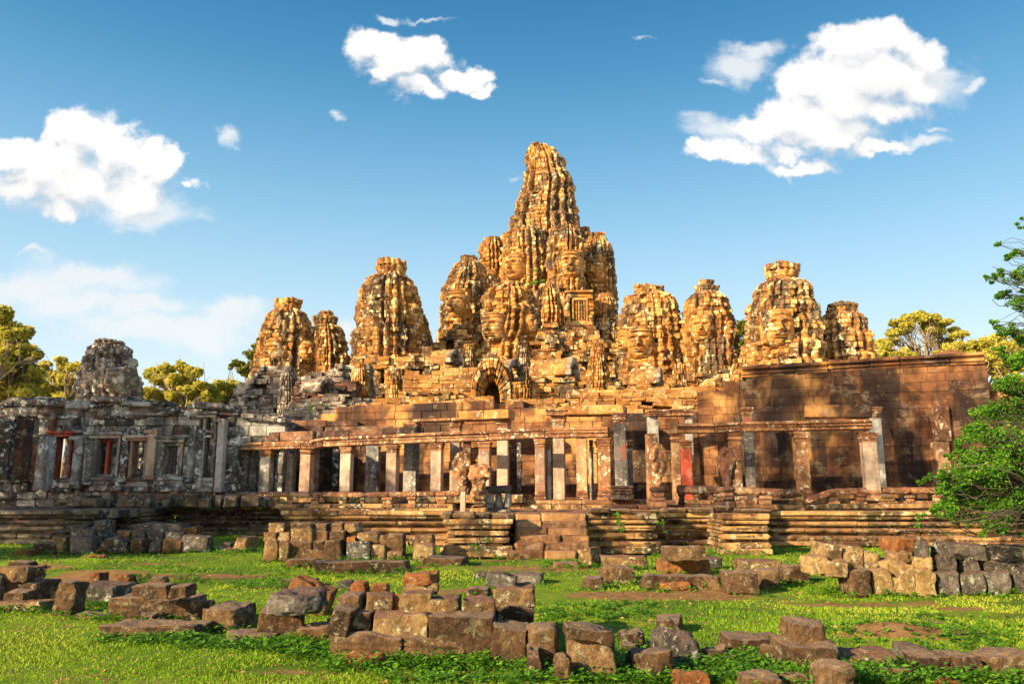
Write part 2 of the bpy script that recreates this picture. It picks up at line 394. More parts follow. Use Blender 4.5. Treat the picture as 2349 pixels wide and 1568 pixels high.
M['block'] = stone('fallen_block_stone', (.045, .024, .013), (.155, .085, .040), (.30, .19, .095), lichen=(.52, .48, .31), lich=.45, stain=.6, staincol=(.02, .014, .012), sc=2.4, bump=1.3, topcol=(.30, .205, .145), topamt=.7, vert=.7)
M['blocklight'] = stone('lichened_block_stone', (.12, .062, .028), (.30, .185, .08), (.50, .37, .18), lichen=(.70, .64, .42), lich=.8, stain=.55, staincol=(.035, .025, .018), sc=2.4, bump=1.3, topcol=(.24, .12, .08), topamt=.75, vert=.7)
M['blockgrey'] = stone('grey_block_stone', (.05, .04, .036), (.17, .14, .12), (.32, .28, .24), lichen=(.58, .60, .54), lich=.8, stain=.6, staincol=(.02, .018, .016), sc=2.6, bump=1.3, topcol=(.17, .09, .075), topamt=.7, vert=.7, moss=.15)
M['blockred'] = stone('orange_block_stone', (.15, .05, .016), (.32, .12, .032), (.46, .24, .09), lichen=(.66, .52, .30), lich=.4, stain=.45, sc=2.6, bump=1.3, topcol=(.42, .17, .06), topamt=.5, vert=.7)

def leafmat(name, a, b_, c_, trans=.35):
    m, nt, b = nodes_of(name); N = nt.nodes; L = nt.links
    at = N.new('ShaderNodeAttribute'); at.attribute_name = 'tone'
    cr = N.new('ShaderNodeValToRGB'); L.new(at.outputs['Fac'], cr.inputs[0])
    cr.color_ramp.elements[0].color = (*a, 1); cr.color_ramp.elements[1].color = (*c_, 1)
    e = cr.color_ramp.elements.new(.5); e.color = (*b_, 1)
    b.inputs['Roughness'].default_value = .6; b.inputs['Specular IOR Level'].default_value = .2; L.new(cr.outputs[0], b.inputs['Base Color'])
    tr = N.new('ShaderNodeBsdfTranslucent'); L.new(cr.outputs[0], tr.inputs[0])
    mx = N.new('ShaderNodeMixShader'); mx.inputs[0].default_value = trans; L.new(b.outputs[0], mx.inputs[1]); L.new(tr.outputs[0], mx.inputs[2])
    L.new(mx.outputs[0], nt.nodes['Material Output'].inputs[0]); return m
M['leafgold'] = leafmat('golden_foliage', (.24, .25, .04), (.50, .46, .08), (.70, .60, .14), .5)
M['leafgreen'] = leafmat('green_foliage', (.025, .085, .010), (.075, .21, .015), (.20, .38, .03))
M['leafolive'] = leafmat('olive_foliage', (.05, .08, .015), (.13, .16, .02), (.30, .27, .03))
M['grass'] = leafmat('grass_blades', (.06, .15, .010), (.18, .31, .012), (.40, .43, .05), .3)
M['weed'] = leafmat('weed_leaves', (.035, .12, .010), (.085, .23, .015), (.20, .38, .03), .3)
M['bark'] = stone('bark', (.10, .07, .045), (.24, .18, .12), (.38, .31, .22), lich=.2, stain=.3, sc=2, bump=.5, vert=.2)
def ground_mat():
    m, nt, b = nodes_of('grassy_ground'); N = nt.nodes; L = nt.links
    tc = N.new('ShaderNodeTexCoord'); V = tc.outputs['Object']
    def noise(scale, det=6, ro=.6, dist=0):
        n = N.new('ShaderNodeTexNoise'); n.inputs['Scale'].default_value = scale; n.inputs['Detail'].default_value = det; n.inputs['Roughness'].default_value = ro
        n.inputs['Distortion'].default_value = dist; L.new(V, n.inputs['Vector']); return n.outputs['Fac']
    def ramp(x, a, bb):
        n = N.new('ShaderNodeMapRange'); n.interpolation_type = 'SMOOTHSTEP'; L.new(x, n.inputs[0]); n.inputs[1].default_value = a; n.inputs[2].default_value = bb; return n.outputs[0]
    def mix(f, A, B):
        n = N.new('ShaderNodeMix'); n.data_type = 'RGBA'
        if isinstance(f, (int, float)): n.inputs[0].default_value = f
        else: L.new(f, n.inputs[0])
        for i, q in ((6, A), (7, B)):
            if isinstance(q, tuple): n.inputs[i].default_value = (*q, 1)
            else: L.new(q, n.inputs[i])
        return n.outputs[2]
    at = N.new('ShaderNodeAttribute'); at.attribute_name = 'tone'
    g = mix(ramp(noise(.5, 5, .6), .35, .65), (.06, .15, .008), (.20, .31, .014))
    g = mix(ramp(noise(6, 7, .7), .42, .66), g, (.13, .15, .03))
    d = mix(ramp(noise(5, 7, .7), .4, .7), (.30, .17, .07), (.14, .075, .035))
    s = N.new('ShaderNodeMath'); s.operation = 'ADD'; L.new(at.outputs['Fac'], s.inputs[0])
    s2 = N.new('ShaderNodeMath'); s2.operation = 'MULTIPLY_ADD'; L.new(noise(2.2, 7, .7), s2.inputs[0]); s2.inputs[1].default_value = .9; s2.inputs[2].default_value = -.45; L.new(s2.outputs[0], s.inputs[1])
    c = mix(ramp(s.outputs[0], .34, .56), g, d)
    c = mix(ramp(noise(1.1, 8, .72, .5), .575, .66), c, (.27, .19, .08))
    L.new(c, b.inputs['Base Color']); b.inputs['Roughness'].default_value = .95; b.inputs['Specular IOR Level'].default_value = .1
    bm = N.new('ShaderNodeBump'); bm.inputs['Strength'].default_value = .8; bm.inputs['Distance'].default_value = .06; L.new(noise(22, 6, .75), bm.inputs['Height']); L.new(bm.outputs[0], b.inputs['Normal'])
    return m
M['ground'] = ground_mat()
# ------------------------------------------------------------------ carved faces and towers
def face_relief(u, v):
    au = np.abs(u)
    H = .62 * np.sqrt(np.clip(1 - au ** 2.4 - np.abs(v) ** 3.0, 0, 1))
    ga = lambda cu, cv, su, sv: np.exp(-((au - cu) / su) ** 2 - ((v - cv) / sv) ** 2)
    nose_h = sstep(v, .42, -.16) * sstep(v, -.30, -.20)
    H += .34 * np.exp(-(u / (.085 + .07 * sstep(v, .3, -.2))) ** 2) * nose_h + .12 * ga(.12, -.20, .08, .07)
    brow = .34 - .55 * (au - .38) ** 2
    H += .10 * np.exp(-((v - brow) / .05) ** 2) * (au < .82)
    H -= .17 * ga(.36, .17, .20, .12)
    H += .12 * ga(.37, .12, .17, .055)
    ml = -.50 + .16 * au ** 2
    wid = sstep(au, .48, .34)
    H += .15 * np.exp(-((v - ml - .055) / .045) ** 2) * wid + .16 * np.exp(-((v - ml + .065) / .05) ** 2) * wid
    H -= .09 * np.exp(-((v - ml) / .02) ** 2) * wid
    H += .07 * ga(.50, -.20, .2, .25) + .08 * ga(0, -.80, .22, .10)
    H += .10 * sstep(v, .58, .62) + .06 * sstep(v, .78, .80)
    H -= .08 * ga(0, -.36, .05, .05)
    return H
def tower(name, label, sil, d, rot=-20, crown=None, faces=(), mat='tower', ch=.36, bl=.62, rib=.10, seed=1, group='stone face towers', parent=None, partname=None, tiers=7, rough=1.0, sq=.35, cap=True, squash=1.0, oval=1.0):
    """sil = [(y, xleft, xright)] in picture pixels at distance d: the tower's own outline, turned into metres"""
    r = np.random.default_rng(seed)
    sil = sorted(sil, key=lambda q: -q[0])
    P = [(W(.5 * (a + b), y, d), .5 * (W(b, y, d)[0] - W(a, y, d)[0])) for (y, a, b) in sil]
    zz = np.array([p[0][2] for p in P]); cx = np.array([p[0][0] for p in P]); rr = np.array([p[1] for p in P])
    zb, zt = zz[0] - 2.5, zz[-1]
    if parent is None:
        root = thing(name, label, 'tower', (cx[0], d, zb), group)
    else: root = parent
    # rows: four per course
    rows = []; z = zb; ci = 0
    while z < zt:
        h = ch * r.uniform(.8, 1.2)
        for k, f in enumerate((.03, .12, .5, .9)): rows.append((z + h * f, ci, k))
        z += h; ci += 1
    Z = np.array([q[0] for q in rows]); CI = np.array([q[1] for q in rows]); KK = np.array([q[2] for q in rows])
    Rz = np.interp(Z, zz, rr); Cx = np.interp(Z, zz, cx)
    Rm = rr.max(); nc = int(min(420, max(120, 2 * math.pi * Rm / .125)))
    th = np.linspace(0, 2 * math.pi, nc, endpoint=False)
    phi = (th - R(rot) + math.pi / 2)          # 0 = facing the camera side when rot = 0
    q = (phi + math.pi / 4) % (math.pi / 2) - math.pi / 4; aq = np.degrees(np.abs(q))
    sector = np.floor((phi + math.pi / 4) / (math.pi / 2)).astype(int)
    wave = np.cos(2 * math.pi * (aq - 20) / 16.67)          # -1 groove .. 1 crest (sign flipped below)
    ribp = np.where(aq < 18, .55, -np.tanh(wave * 3.0))
    TH, ZZ = np.meshgrid(th, Z); AQ = np.broadcast_to(aq, TH.shape)
    RB = np.broadcast_to(ribp, TH.shape)
    t = (ZZ - zb) / (zt - zb)
    Rr = Rz[:, None]
    # soft square plan
    sqp = 1.0 / (np.abs(np.cos(phi)) ** 3 + np.abs(np.sin(phi)) ** 3) ** (1 / 3); sqp = 1 + sq * (sqp - 1)
    sqp = sqp / sqp.max()
    mk = lambda s: vnoise(np.stack([np.cos(TH) * 2.1 + s, np.sin(TH) * 2.1, ZZ * .35], -1), seed + s)
    rr2 = Rr * sqp[None, :] * (1 + rib * 1.45 * (RB - .8) * .5 * (.55 + 1.1 * hsh(np.round((phi - 0) / R(16.67)).astype(int), 4, 0, seed)[None, :] + .1 * mk(3)))
    # storeys of mouldings, each segment broken differently
    seg = np.floor(phi / R(8.33)).astype(int)[None, :] + 0 * CI[:, None]
    tp = (t * tiers + hsh(seg, 0, 0, seed) * .35) % 1.0
    rr2 += Rr * .07 * (sstep(tp, .0, .75) - 1.6 * sstep(tp, .86, .95)) + Rr * .05 * (hsh(seg, np.floor(t * tiers + hsh(seg, 0, 0, seed) * .35).astype(int), 0, seed + 5) - .5) * 2
    # courses: running bond of single stones, each set in or out, with open joints
    s_ = TH * Rm * .8 / bl + (CI[:, None] % 2) * .5 + hsh(CI, 3, 0, seed)[:, None] * .6
    bi = np.floor(s_).astype(int); fr = s_ - bi
    cell = hsh(bi, CI[:, None], 0, seed + 9); cell2 = hsh(bi, CI[:, None], 7, seed + 11)
    blockoff = (cell - .5) * .18 * rough + (hsh(CI, 5, 0, seed)[:, None] - .5) * .13 * rough
    blockoff = blockoff - .30 * (cell2 < .05) + .10 * (cell2 > .95)
    rr2 += blockoff * np.clip(Rr / 1.5, .3, 1)
    joint = (np.minimum(fr, 1 - fr) < .10) | (KK[:, None] == 0)
    rr2 -= joint * .085
    rr2 += .06 * rough * fbm(np.stack([np.cos(TH) * Rr * 1.3, np.sin(TH) * Rr * 1.3, ZZ * 1.3], -1), 3, seed) 
    rr2 += Rr * .015 * mk(1)
    rr2 = np.maximum(rr2 * (1 - .22 * sstep(t, .93, 1.0) * (1 if crown else 0)), .12)
    X = Cx[:, None] + rr2 * np.cos(TH); Y = d + rr2 * np.sin(TH) * oval; Zf = ZZ + .03 * fbm(np.stack([X * 2, Y * 2, ZZ * 2], -1), 2, seed + 3)
    V = np.stack([X, Y, Zf], -1).reshape(-1, 3)
    T = np.clip(.5 + (cell - .5) * .9 + .15 * mk(2), 0, 1).reshape(-1)
    mb = MB(); nr = len(Z)
    V = np.vstack([V, [[Cx[-1], d, zt]]]); T = np.append(T, .5)
    top = np.array([[(nr - 1) * nc + k, (nr - 1) * nc + (k + 1) % nc, nr * nc] for k in range(nc)])
    mb.add(V, [gridfaces(nr, nc, True), top], T)
    body = mb.build(partname or 'tower_body', M[mat], root)
    if crown:
        # lotus crown: stacked petal rings of single stones, partly broken away
        mb = MB()
        for (yt, yb, xl, xr, keep) in crown:
            z1 = W(0, yt, d)[2]; z0 = W(0, yb, d)[2]; c0 = W(.5 * (xl + xr), .5 * (yt + yb), d)[0]; r1 = .5 * (xr - xl) * d / F * 1.12
            n = max(9, int(r1 * 2 * math.pi / .5)); lv = 2 if z1 - z0 > .5 else 1
            for l in range(lv):
                for k in range(n):
                    a0 = 2 * math.pi * k / n; a1 = 2 * math.pi * (k + 1) / n
                    if r.random() > keep: continue
                    zl = z0 + (z1 - z0) * l / lv; zh = z0 + (z1 - z0) * (l + 1) / lv + r.uniform(-.08, .05)
                    rb = r1 * (.80 + .13 * l) * r.uniform(.94, 1.03); rt = r1 * (.98 if l == 0 else .93) * r.uniform(.9, 1.05)
                    c = [(rad * .35 if kk & 2 == 0 else rad) for kk in range(8) for rad in [(rb if kk < 4 else rt)]]
                    C = np.array([[c0 + c[kk] * math.cos((a0, a1)[kk & 1]), d + c[kk] * math.sin((a0, a1)[kk & 1]), (zl, zh)[kk >> 2]] for kk in range(8)])
                    hexes(mb, C + r.normal(0, .02, C.shape), .09)
            n = 10
            for k in range(n):
                a0 = 2 * math.pi * k / n; a1 = a0 + 2 * math.pi / n
                C = np.array([[c0 + (.02, r1 * .72)[(kk >> 1) & 1] * math.cos((a0, a1)[kk & 1]), d + (.02, r1 * .72)[(kk >> 1) & 1] * math.sin((a0, a1)[kk & 1]), (z0 - .25, z1 - .12)[kk >> 2]] for kk in range(8)])
                hexes(mb, C, .03)
        mb.build('lotus_crown', M[mat], root)
    for (fx, fy, wpx, *az) in faces:
        az = az[0] if az else rot
        fc = W(fx, fy, d); wf = wpx * 1.38 * d / F; hf = wf * 1.28
        Rh = np.interp(fc[2], zz, rr); cxx = np.interp(fc[2], zz, cx)
        a = R(az) - math.pi / 2                 # direction the face looks at
        nx, ny = math.cos(a), math.sin(a)
        # the face stands on the tower's surface where the given picture point meets it
        k = np.clip((fc[0] - cxx), -Rh * .9, Rh * .9)
        cy = d - math.sqrt(max(Rh * Rh - k * k, .1)) * .93
        ctr = np.array([fc[0] * cy / d, cy, CH + (fc[2] - CH) * cy / d])
        e = np.array([-ny, nx, 0]); n = np.array([nx, ny, 0])
        gu, gv = np.meshgrid(np.linspace(-1.12, 1.12, 52), np.linspace(-1.1, 1.05, 62))
        H = face_relief(np.clip(gu / 1.0, -1, 1), gv)
        H = H + .02 * fbm(np.stack([gu * 5, gv * 5, gu * 0 + seed], -1), 3, seed)
        cr_ = np.floor((gv * hf * .5) / ch); H = H + (hsh(cr_, np.floor(gu * wf * .5 / bl + .5 * (cr_ % 2)), 0, seed) - .5) * .035
        H = H - .05 * (np.abs(((gv * hf * .5) / ch) % 1 - .5) > .45)
        edge = (np.abs(gu) > 1.0) | (np.abs(gv) > 1.0)
        H = np.where(edge, -.5, H)
        V = ctr + gu[..., None] * wf * .5 * e + (H[..., None] * wf * .78 - .12 * wf) * n + gv[..., None] * np.array([0, 0, hf * .5])
        mb = MB(); mb.add(V.reshape(-1, 3), [gridfaces(62, 52)], np.clip(.62 + .2 * vnoise(np.stack([gu * 3, gv * 3, gu * 0], -1), seed), 0, 1).reshape(-1))
        mb.build('carved_face', M[mat], root)
    return root

tower('face_tower', 'lone grey face tower with a flat crown, far left behind the ruined gallery', [(938, 180, 317), (890, 183, 316), (850, 190, 310), (820, 199, 300), (798, 208, 292), (790, 214, 286), (783, 230, 270)], 60, -28,
      [(780, 797, 217, 283, .95)], [(203, 880, 34, -50), (262, 872, 34, -12)], mat='towergrey', seed=11, ch=.33)
tower('face_tower', 'broad golden face tower directly above the dark mound with the black hole', [(885, 575, 722), (844, 583, 719), (813, 591, 719), (766, 600, 717), (739, 610, 711), (714, 622, 697), (705, 640, 685)], 66, -18,
      [(686, 712, 629, 692, .8)], [(628, 804, 34, -38), (704, 806, 28, 42)], seed=12, ch=.36)
tower('face_tower', 'narrow golden tower with two stacked crown rings between two broader face towers', [(875, 705, 806), (852, 710, 803), (817, 713, 801), (778, 716, 793), (751, 721, 783), (744, 728, 772), (738, 735, 765)], 76, -15,
      [(726, 746, 716, 775, 1), (713, 729, 729, 766, 1)], seed=13, ch=.36, rib=.13, tiers=6)
r4 = tower('face_tower', 'tall golden face tower with a smaller ruined turret leaning on its right side', [(922, 808, 968), (840, 813, 968), (786, 814, 968), (747, 818, 966), (708, 822, 962), (673, 829, 956), (646, 842, 948), (632, 858, 938), (620, 868, 925)], 64, -24,
      [(598, 632, 861, 934, .85)], [(842, 760, 36, -50)], seed=14, ch=.36, rib=.13, tiers=6)
tower('', '', [(860, 950, 1000), (821, 955, 996), (780, 957, 992), (750, 960, 984), (724, 963, 974)], 67, 20, parent=r4, partname='side_turret', seed=41)
tower('face_tower', 'sunlit face tower forming the left shoulder of the central tower, dark doorway at its foot', [(830, 1000, 1122), (770, 1008, 1120), (719, 1011, 1123), (672, 1014, 1122), (641, 1027, 1119), (606, 1045, 1108), (592, 1055, 1097)], 72, -22,
      [(586, 600, 1055, 1097, .8)], [(1046, 697, 40, -34)], seed=15, rib=.12, tiers=6)
tower('face_tower', 'low flat topped face tower with a worn face, just in front of the central tower', [(880, 1088, 1225), (809, 1092, 1215), (758, 1098, 1236), (719, 1104, 1237), (684, 1110, 1228), (664, 1122, 1216), (655, 1142, 1204)], 69, -20,
      [], [(1132, 752, 42, -30), (1218, 742, 26, 45)], seed=16, rib=.12, tiers=7)
tower('face_tower', 'squat golden tower with a clear smiling face, first right of the central tower', [(890, 1408, 1590), (834, 1417, 1572), (789, 1419, 1566), (744, 1421, 1563), (705, 1430, 1554), (684, 1437, 1541), (673, 1452, 1528), (665, 1462, 1516)], 61, -20,
      [(652, 674, 1452, 1492, .9), (655, 672, 1494, 1526, .9)], [(1469, 786, 44, -16), (1553, 786, 28, 55), (1432, 780, 28, -62)], seed=17, rib=.12, tiers=6)
tower('face_tower', 'slim golden face tower between the smiling face tower and the big four-tiered tower', [(890, 1560, 1702), (830, 1566, 1695), (804, 1566, 1690), (756, 1563, 1688), (720, 1566, 1680), (696, 1574, 1671), (676, 1581, 1659), (668, 1592, 1650)], 59.5, -20,
      [(656, 670, 1592, 1650, 1), (643, 657, 1600, 1639, 1)], [(1612, 752, 36, -22), (1672, 758, 28, 52)], seed=18, rib=.11, tiers=6)
tower('face_tower', 'big golden tower with a square carved face and double crown, above the right wall', [(880, 1694, 1905), (840, 1698, 1893), (810, 1704, 1888), (768, 1712, 1883), (729, 1716, 1876), (702, 1722, 1871), (675, 1731, 1862), (648, 1744, 1852), (640, 1757, 1829)], 54, -14,
      [(609, 641, 1752, 1835, .95), (598, 611, 1778, 1806, 1)], [(1786, 752, 50, -8), (1866, 762, 30, 60)], seed=19, rib=.09, tiers=7, ch=.34)
tower('face_tower', 'ruined golden tower with a wide crumbling crown, furthest right of all the towers', [(890, 1868, 2012), (828, 1872, 2006), (774, 1872, 1994), (744, 1875, 1984), (723, 1882, 1976), (716, 1890, 1970)], 55.5, -12,
      [(697, 719, 1898, 1967, .8)], [], seed=20, rib=.12, tiers=6)
# central tower: a tall spire ringed by face turrets
ct = tower('central_tower', 'tall central spire of the temple ringed by face turrets, highest point of the picture', [(760, 1160, 1345), (661, 1163, 1340), (544, 1172, 1334), (517, 1174, 1329), (482, 1180, 1326), (458, 1192, 1320), (431, 1198, 1320), (404, 1205, 1307), (369, 1208, 1293), (350, 1211, 1277), (340, 1214, 1266)], 88, -18,
      None, [], seed=21, rib=.20, tiers=9, ch=.44, bl=.7, group=None, rough=1.15)
tower('', '', [(352, 1211, 1252), (342, 1212, 1248), (331, 1217, 1243)], 87.2, 10, parent=ct, partname='broken_finial', seed=40, ch=.4, tiers=2)
tower('', '', [(930, 1085, 1445), (800, 1098, 1432), (700, 1108, 1416), (640, 1106, 1410), (600, 1112, 1406), (572, 1128, 1396), (556, 1150, 1370), (540, 1180, 1345)], 93, -18, parent=ct, partname='tower_core', seed=29, rib=.2, tiers=5, ch=.42, bl=.66, oval=.8)
SUB = [('face_turret', [(740, 1098, 1165), (661, 1098, 1165), (620, 1098, 1165), (575, 1100, 1160), (560, 1104, 1156), (552, 1110, 1150)], 88, -30, [(1122, 640, 26, -40)], 22),
       ('face_turret', [(720, 1146, 1264), (645, 1151, 1262), (600, 1151, 1261), (560, 1153, 1257), (540, 1157, 1252), (528, 1175, 1240)], 84, -24, [(1180, 612, 36, -34)], 23),
       ('face_turret', [(790, 1250, 1350), (700, 1254, 1345), (640, 1255, 1342), (600, 1254, 1340), (560, 1256, 1338), (535, 1262, 1334), (524, 1272, 1326)], 81, -14, [(1310, 606, 38, -6)], 24),
       ('face_turret', [(860, 1340, 1428), (780, 1342, 1422), (700, 1342, 1417), (650, 1340, 1413), (600, 1338, 1410), (570, 1338, 1404), (552, 1344, 1396), (543, 1352, 1388)], 85, -10, [(1362, 622, 36, -20)], 25),
       ('face_turret', [(840, 1218, 1298), (760, 1222, 1294), (700, 1224, 1288), (668, 1230, 1280), (654, 1240, 1272)], 76, -14, [], 26),
       ('face_turret', [(900, 1354, 1432), (800, 1358, 1426), (740, 1362, 1420), (690, 1366, 1412), (675, 1375, 1402)], 76, -10, [(1392, 800, 26, 10)], 27),
       ('face_turret', [(700, 1180, 1322), (600, 1186, 1318), (545, 1190, 1312)], 86, -18, [], 28)]
for (n, s, d, ro, fc, sdd) in SUB:
    tower('', '', s, d, ro, None, fc, seed=sdd, rib=.17, tiers=6, ch=.42, bl=.66, parent=ct, partname=n, rough=1.05)
tower('', '', [(880, 1078, 1150), (760, 1080, 1152), (690, 1084, 1148), (650, 1090, 1144), (630, 1100, 1136)], 82, -22, None, [], seed=71, rib=.17, tiers=6, ch=.42, bl=.66, parent=ct, partname='face_turret', rough=1.05)
tower('', '', [(900, 1392, 1452), (830, 1394, 1450), (770, 1398, 1444), (735, 1404, 1436)], 75, -14, None, [], seed=72, rib=.17, tiers=5, ch=.4, bl=.6, parent=ct, partname='side_turret', rough=1.05)
tower('', '', [(720, 1310, 1380), (600, 1314, 1374), (560, 1320, 1368), (540, 1326, 1362), (528, 1332, 1352)], 87, -14, None, [], seed=30, rib=.17, tiers=6, ch=.42, bl=.66, parent=ct, partname='face_turret', rough=1.05)
# window pavilion with its blind window of turned bars
mb = MB(); d = 73.0
def pbox(mb, xl, xr, yt, yb, d, dep, cham=.04, jit=.01, tone=None, front=None):
    """an upright stone whose front face fills these picture pixels at distance d, dep metres deep"""
    f = d if front is None else front
    a = W(xl, yb, f); b = W(xr, yb, f); t = W(xl, yt, f)[2]
    C = boxc(a[0], b[0], f, f + dep, a[2], t)
    C = C + rng.normal(0, jit, C.shape); hexes(mb, C, cham, tone); return C
for (xl, xr, yt, yb, o) in [(1294, 1364, 664, 672, -.25), (1298, 1361, 672, 680, 0), (1298, 1311, 680, 742, 0), (1350, 1361, 680, 742, 0), (1294, 1364, 736, 746, -.2), (1288, 1372, 746, 758, -.4), (1311, 1350, 680, 736, .5)]:
    pbox(mb, xl + 2, xr - 2, yt, yb, d + o, 2.5, .10, .06)
for k in range(16): xx = 1298 + (k % 2) * 54 + rng.uniform(-3, 2); yy = 676 + (k // 2) * 9; pbox(mb, xx, xx + rng.uniform(9, 14), yy, yy + 8.6, d - rng.uniform(-.15, .25), 1, .08, .04)
pav = mb.build('window_pavilion', M['tower'], ct)
mb = MB()
for (xl, xr, yt, yb) in [(1313, 1318, 688, 738), (1345, 1350, 688, 738), (1313, 1350, 682, 688), (1313, 1350, 734, 740)]: pbox(mb, xl, xr, yt, yb, d - .12, .5)
wf = mb.build('window_frame', M['tower'], pav)
for k in range(4):
    mb = MB(); x = 1320.5 + k * 6.2; a = W(x + 2, 734, d + .1); zt = W(x, 689, d)[2]
    th = np.linspace(0, 2 * math.pi, 10, endpoint=False); zs = np.linspace(a[2], zt, 17)
    rad = .085 * (1 + .3 * np.sign(np.sin(np.arange(17) * 2.1)))
    V = np.stack([a[0] + rad[:, None] * np.cos(th), a[1] + rad[:, None] * np.sin(th), zs[:, None] + 0 * th], -1)
    mb.add(V.reshape(-1, 3), [gridfaces(17, 10, True)]); mb.build('window_bar', M['tower'], pav, smooth=True)

# ------------------------------------------------------------------ ruined masses between the towers
def crag(name, label, pts, d, seed, mat='tower', setb=.25, amp=.5, ch=.34, bl=.6, T=3.0, ybase=None, parent=None, part='stone_mass', holes=(), rot=0.0, cat='ruin', group=None, curve=0.0, rough=.09, miss=.02):
    """a pile of coursed stone: pts = its skyline in picture pixels"""
    x0 = W(pts[0][0], pts[0][1], d)[0]; L = W(pts[-1][0], pts[-1][1], d)[0] - x0
    prof = [(W(x, y, d)[0] - x0, W(x, y, d)[2]) for x, y in pts]
    z0 = W(pts[0][0], ybase or 950, d)[2]
    zt = max(p[1] for p in prof)
    def offf(s, z):
        q = vnoise(np.array([[s * .45, z * .22, seed * 3.1]]), seed)[0] * amp + vnoise(np.array([[s * 1.3, z * .5, seed]]), seed + 2)[0] * amp * .45
        q = round(q / .16) * .16 + round(vnoise(np.array([[s * .8 + 7, .3, seed * 1.7]]), seed + 5)[0] * 2.2) * .28 * (amp > .3)
        if curve:
            t = min(1, max(0, (z - z0) / (zt - z0))); return -curve * (1 - math.sqrt(max(0, 1 - t * t))) + q * .15
        return q - setb * (z - z0)
    ops = []
    for (xa, xb, ya, yb) in holes:
        ops.append((W(xa, ya, d)[0] - x0, W(xb, ya, d)[0] - x0, W(xa, yb, d)[2], W(xa, ya, d)[2]))
    root = parent or thing(name, label, cat, (x0 + L / 2, d, z0), group)
    mb = MB(); ashlar(mb, (x0, d), rot, L, z0, prof, T=T, ch=ch, bl=bl, off=rough, jit=.025, cham=.028, chv=(.55, 1.35), openings=ops, offf=offf, miss=miss, seed=seed)
    # a solid core keeps the joints from letting light through
    if not curve:
        n = len(prof)
        for (a, b) in zip(prof[:-1], prof[1:]):
            if b[0] - a[0] < .05: continue
            C = np.array([[(a[0], b[0])[k & 1], (-1.1 - setb * (zt - z0), -T - 1)[(k >> 1) & 1], (z0, (a[1], b[1])[k & 1] - .35)[k >> 2]] for k in range(8)])
            hexes(mb, frame_map(C, (x0, d), rot), .01, .2)
    mb.build(part, M[mat], root)
    return root
m1 = crag('ruined_pavilion', 'dark ruined pavilion mound with a black hole, below the broad left face tower', [(512, 925), (525, 905), (535, 890), (552, 868), (568, 845), (584, 828), (604, 825), (634, 826), (645, 850), (668, 862), (706, 862), (735, 848), (752, 836), (790, 832), (830, 825), (840, 870)], 54, 31, 'towergrey', setb=.35, amp=.8, holes=[(562, 596, 870, 893)], ybase=960)
crag('gallery_roof', 'curved dark roof running right from the mound with the black hole', [(668, 868), (700, 864), (760, 866), (806, 872), (812, 900)], 50.5, 32, 'walldark', curve=1.6, ybase=945, cat='roof', T=2.5)
crag('ruined_terrace', 'rows of loose pale stones under the dark roof, left of the tall golden tower', [(640, 935), (690, 915), (745, 905), (800, 903), (850, 912), (900, 925)], 48, 33, 'towergrey', setb=.7, amp=.5, ybase=965, T=2.2)
crag('tower_base', 'pale stepped base of the tall golden face tower with small door holes', [(796, 905), (800, 850), (812, 822), (836, 812), (890, 815), (930, 806), (958, 800), (968, 780), (1000, 795), (1012, 805), (1015, 870)], 59, 34, 'tower', setb=.28, amp=.75, holes=[(866, 878, 840, 872), (955, 965, 838, 850)], ybase=960)
crag('gallery_roof', 'orange vaulted gallery roof between the tall golden tower and the arched gable', [(925, 852), (948, 842), (1000, 838), (1060, 835), (1092, 832), (1100, 840)], 51, 35, 'roof', curve=2.0, ch=.26, bl=.9, rough=.012, ybase=905, T=2.6, cat='roof')
crag('gallery_wall', 'sunlit cornice wall under the orange vaulted roof', [(915, 898), (1000, 896), (1095, 898)], 50.0, 36, 'tower', setb=.05, amp=.35, ybase=950, T=2)
crag('tower_base', 'stepped base of the left shoulder tower with a dark corbelled doorway', [(985, 815), (996, 780), (1012, 768), (1030, 758), (1060, 752), (1090, 765), (1120, 790), (1126, 860)], 66, 37, 'tower', setb=.2, amp=1.0, holes=[(1022, 1042, 776, 812)], ybase=890)
crag('tower_base', 'craggy sunlit base of the central tower between the arched gable and the round vault', [(1080, 860), (1100, 812), (1150, 800), (1200, 790), (1216, 760), (1228, 742), (1290, 736), (1300, 748), (1370, 748), (1380, 770), (1420, 780), (1440, 800), (1446, 900)], 66, 38, 'tower', setb=.22, amp=1.6, ybase=930, rough=.16)
crag('ruined_terrace', 'broken sunlit terrace in front of the central tower', [(1168, 890), (1200, 858), (1230, 832), (1300, 822), (1318, 840), (1345, 852), (1370, 846), (1400, 858), (1440, 868), (1452, 900)], 60, 39, 'tower', setb=.3, amp=1.3, ybase=940, rough=.14)
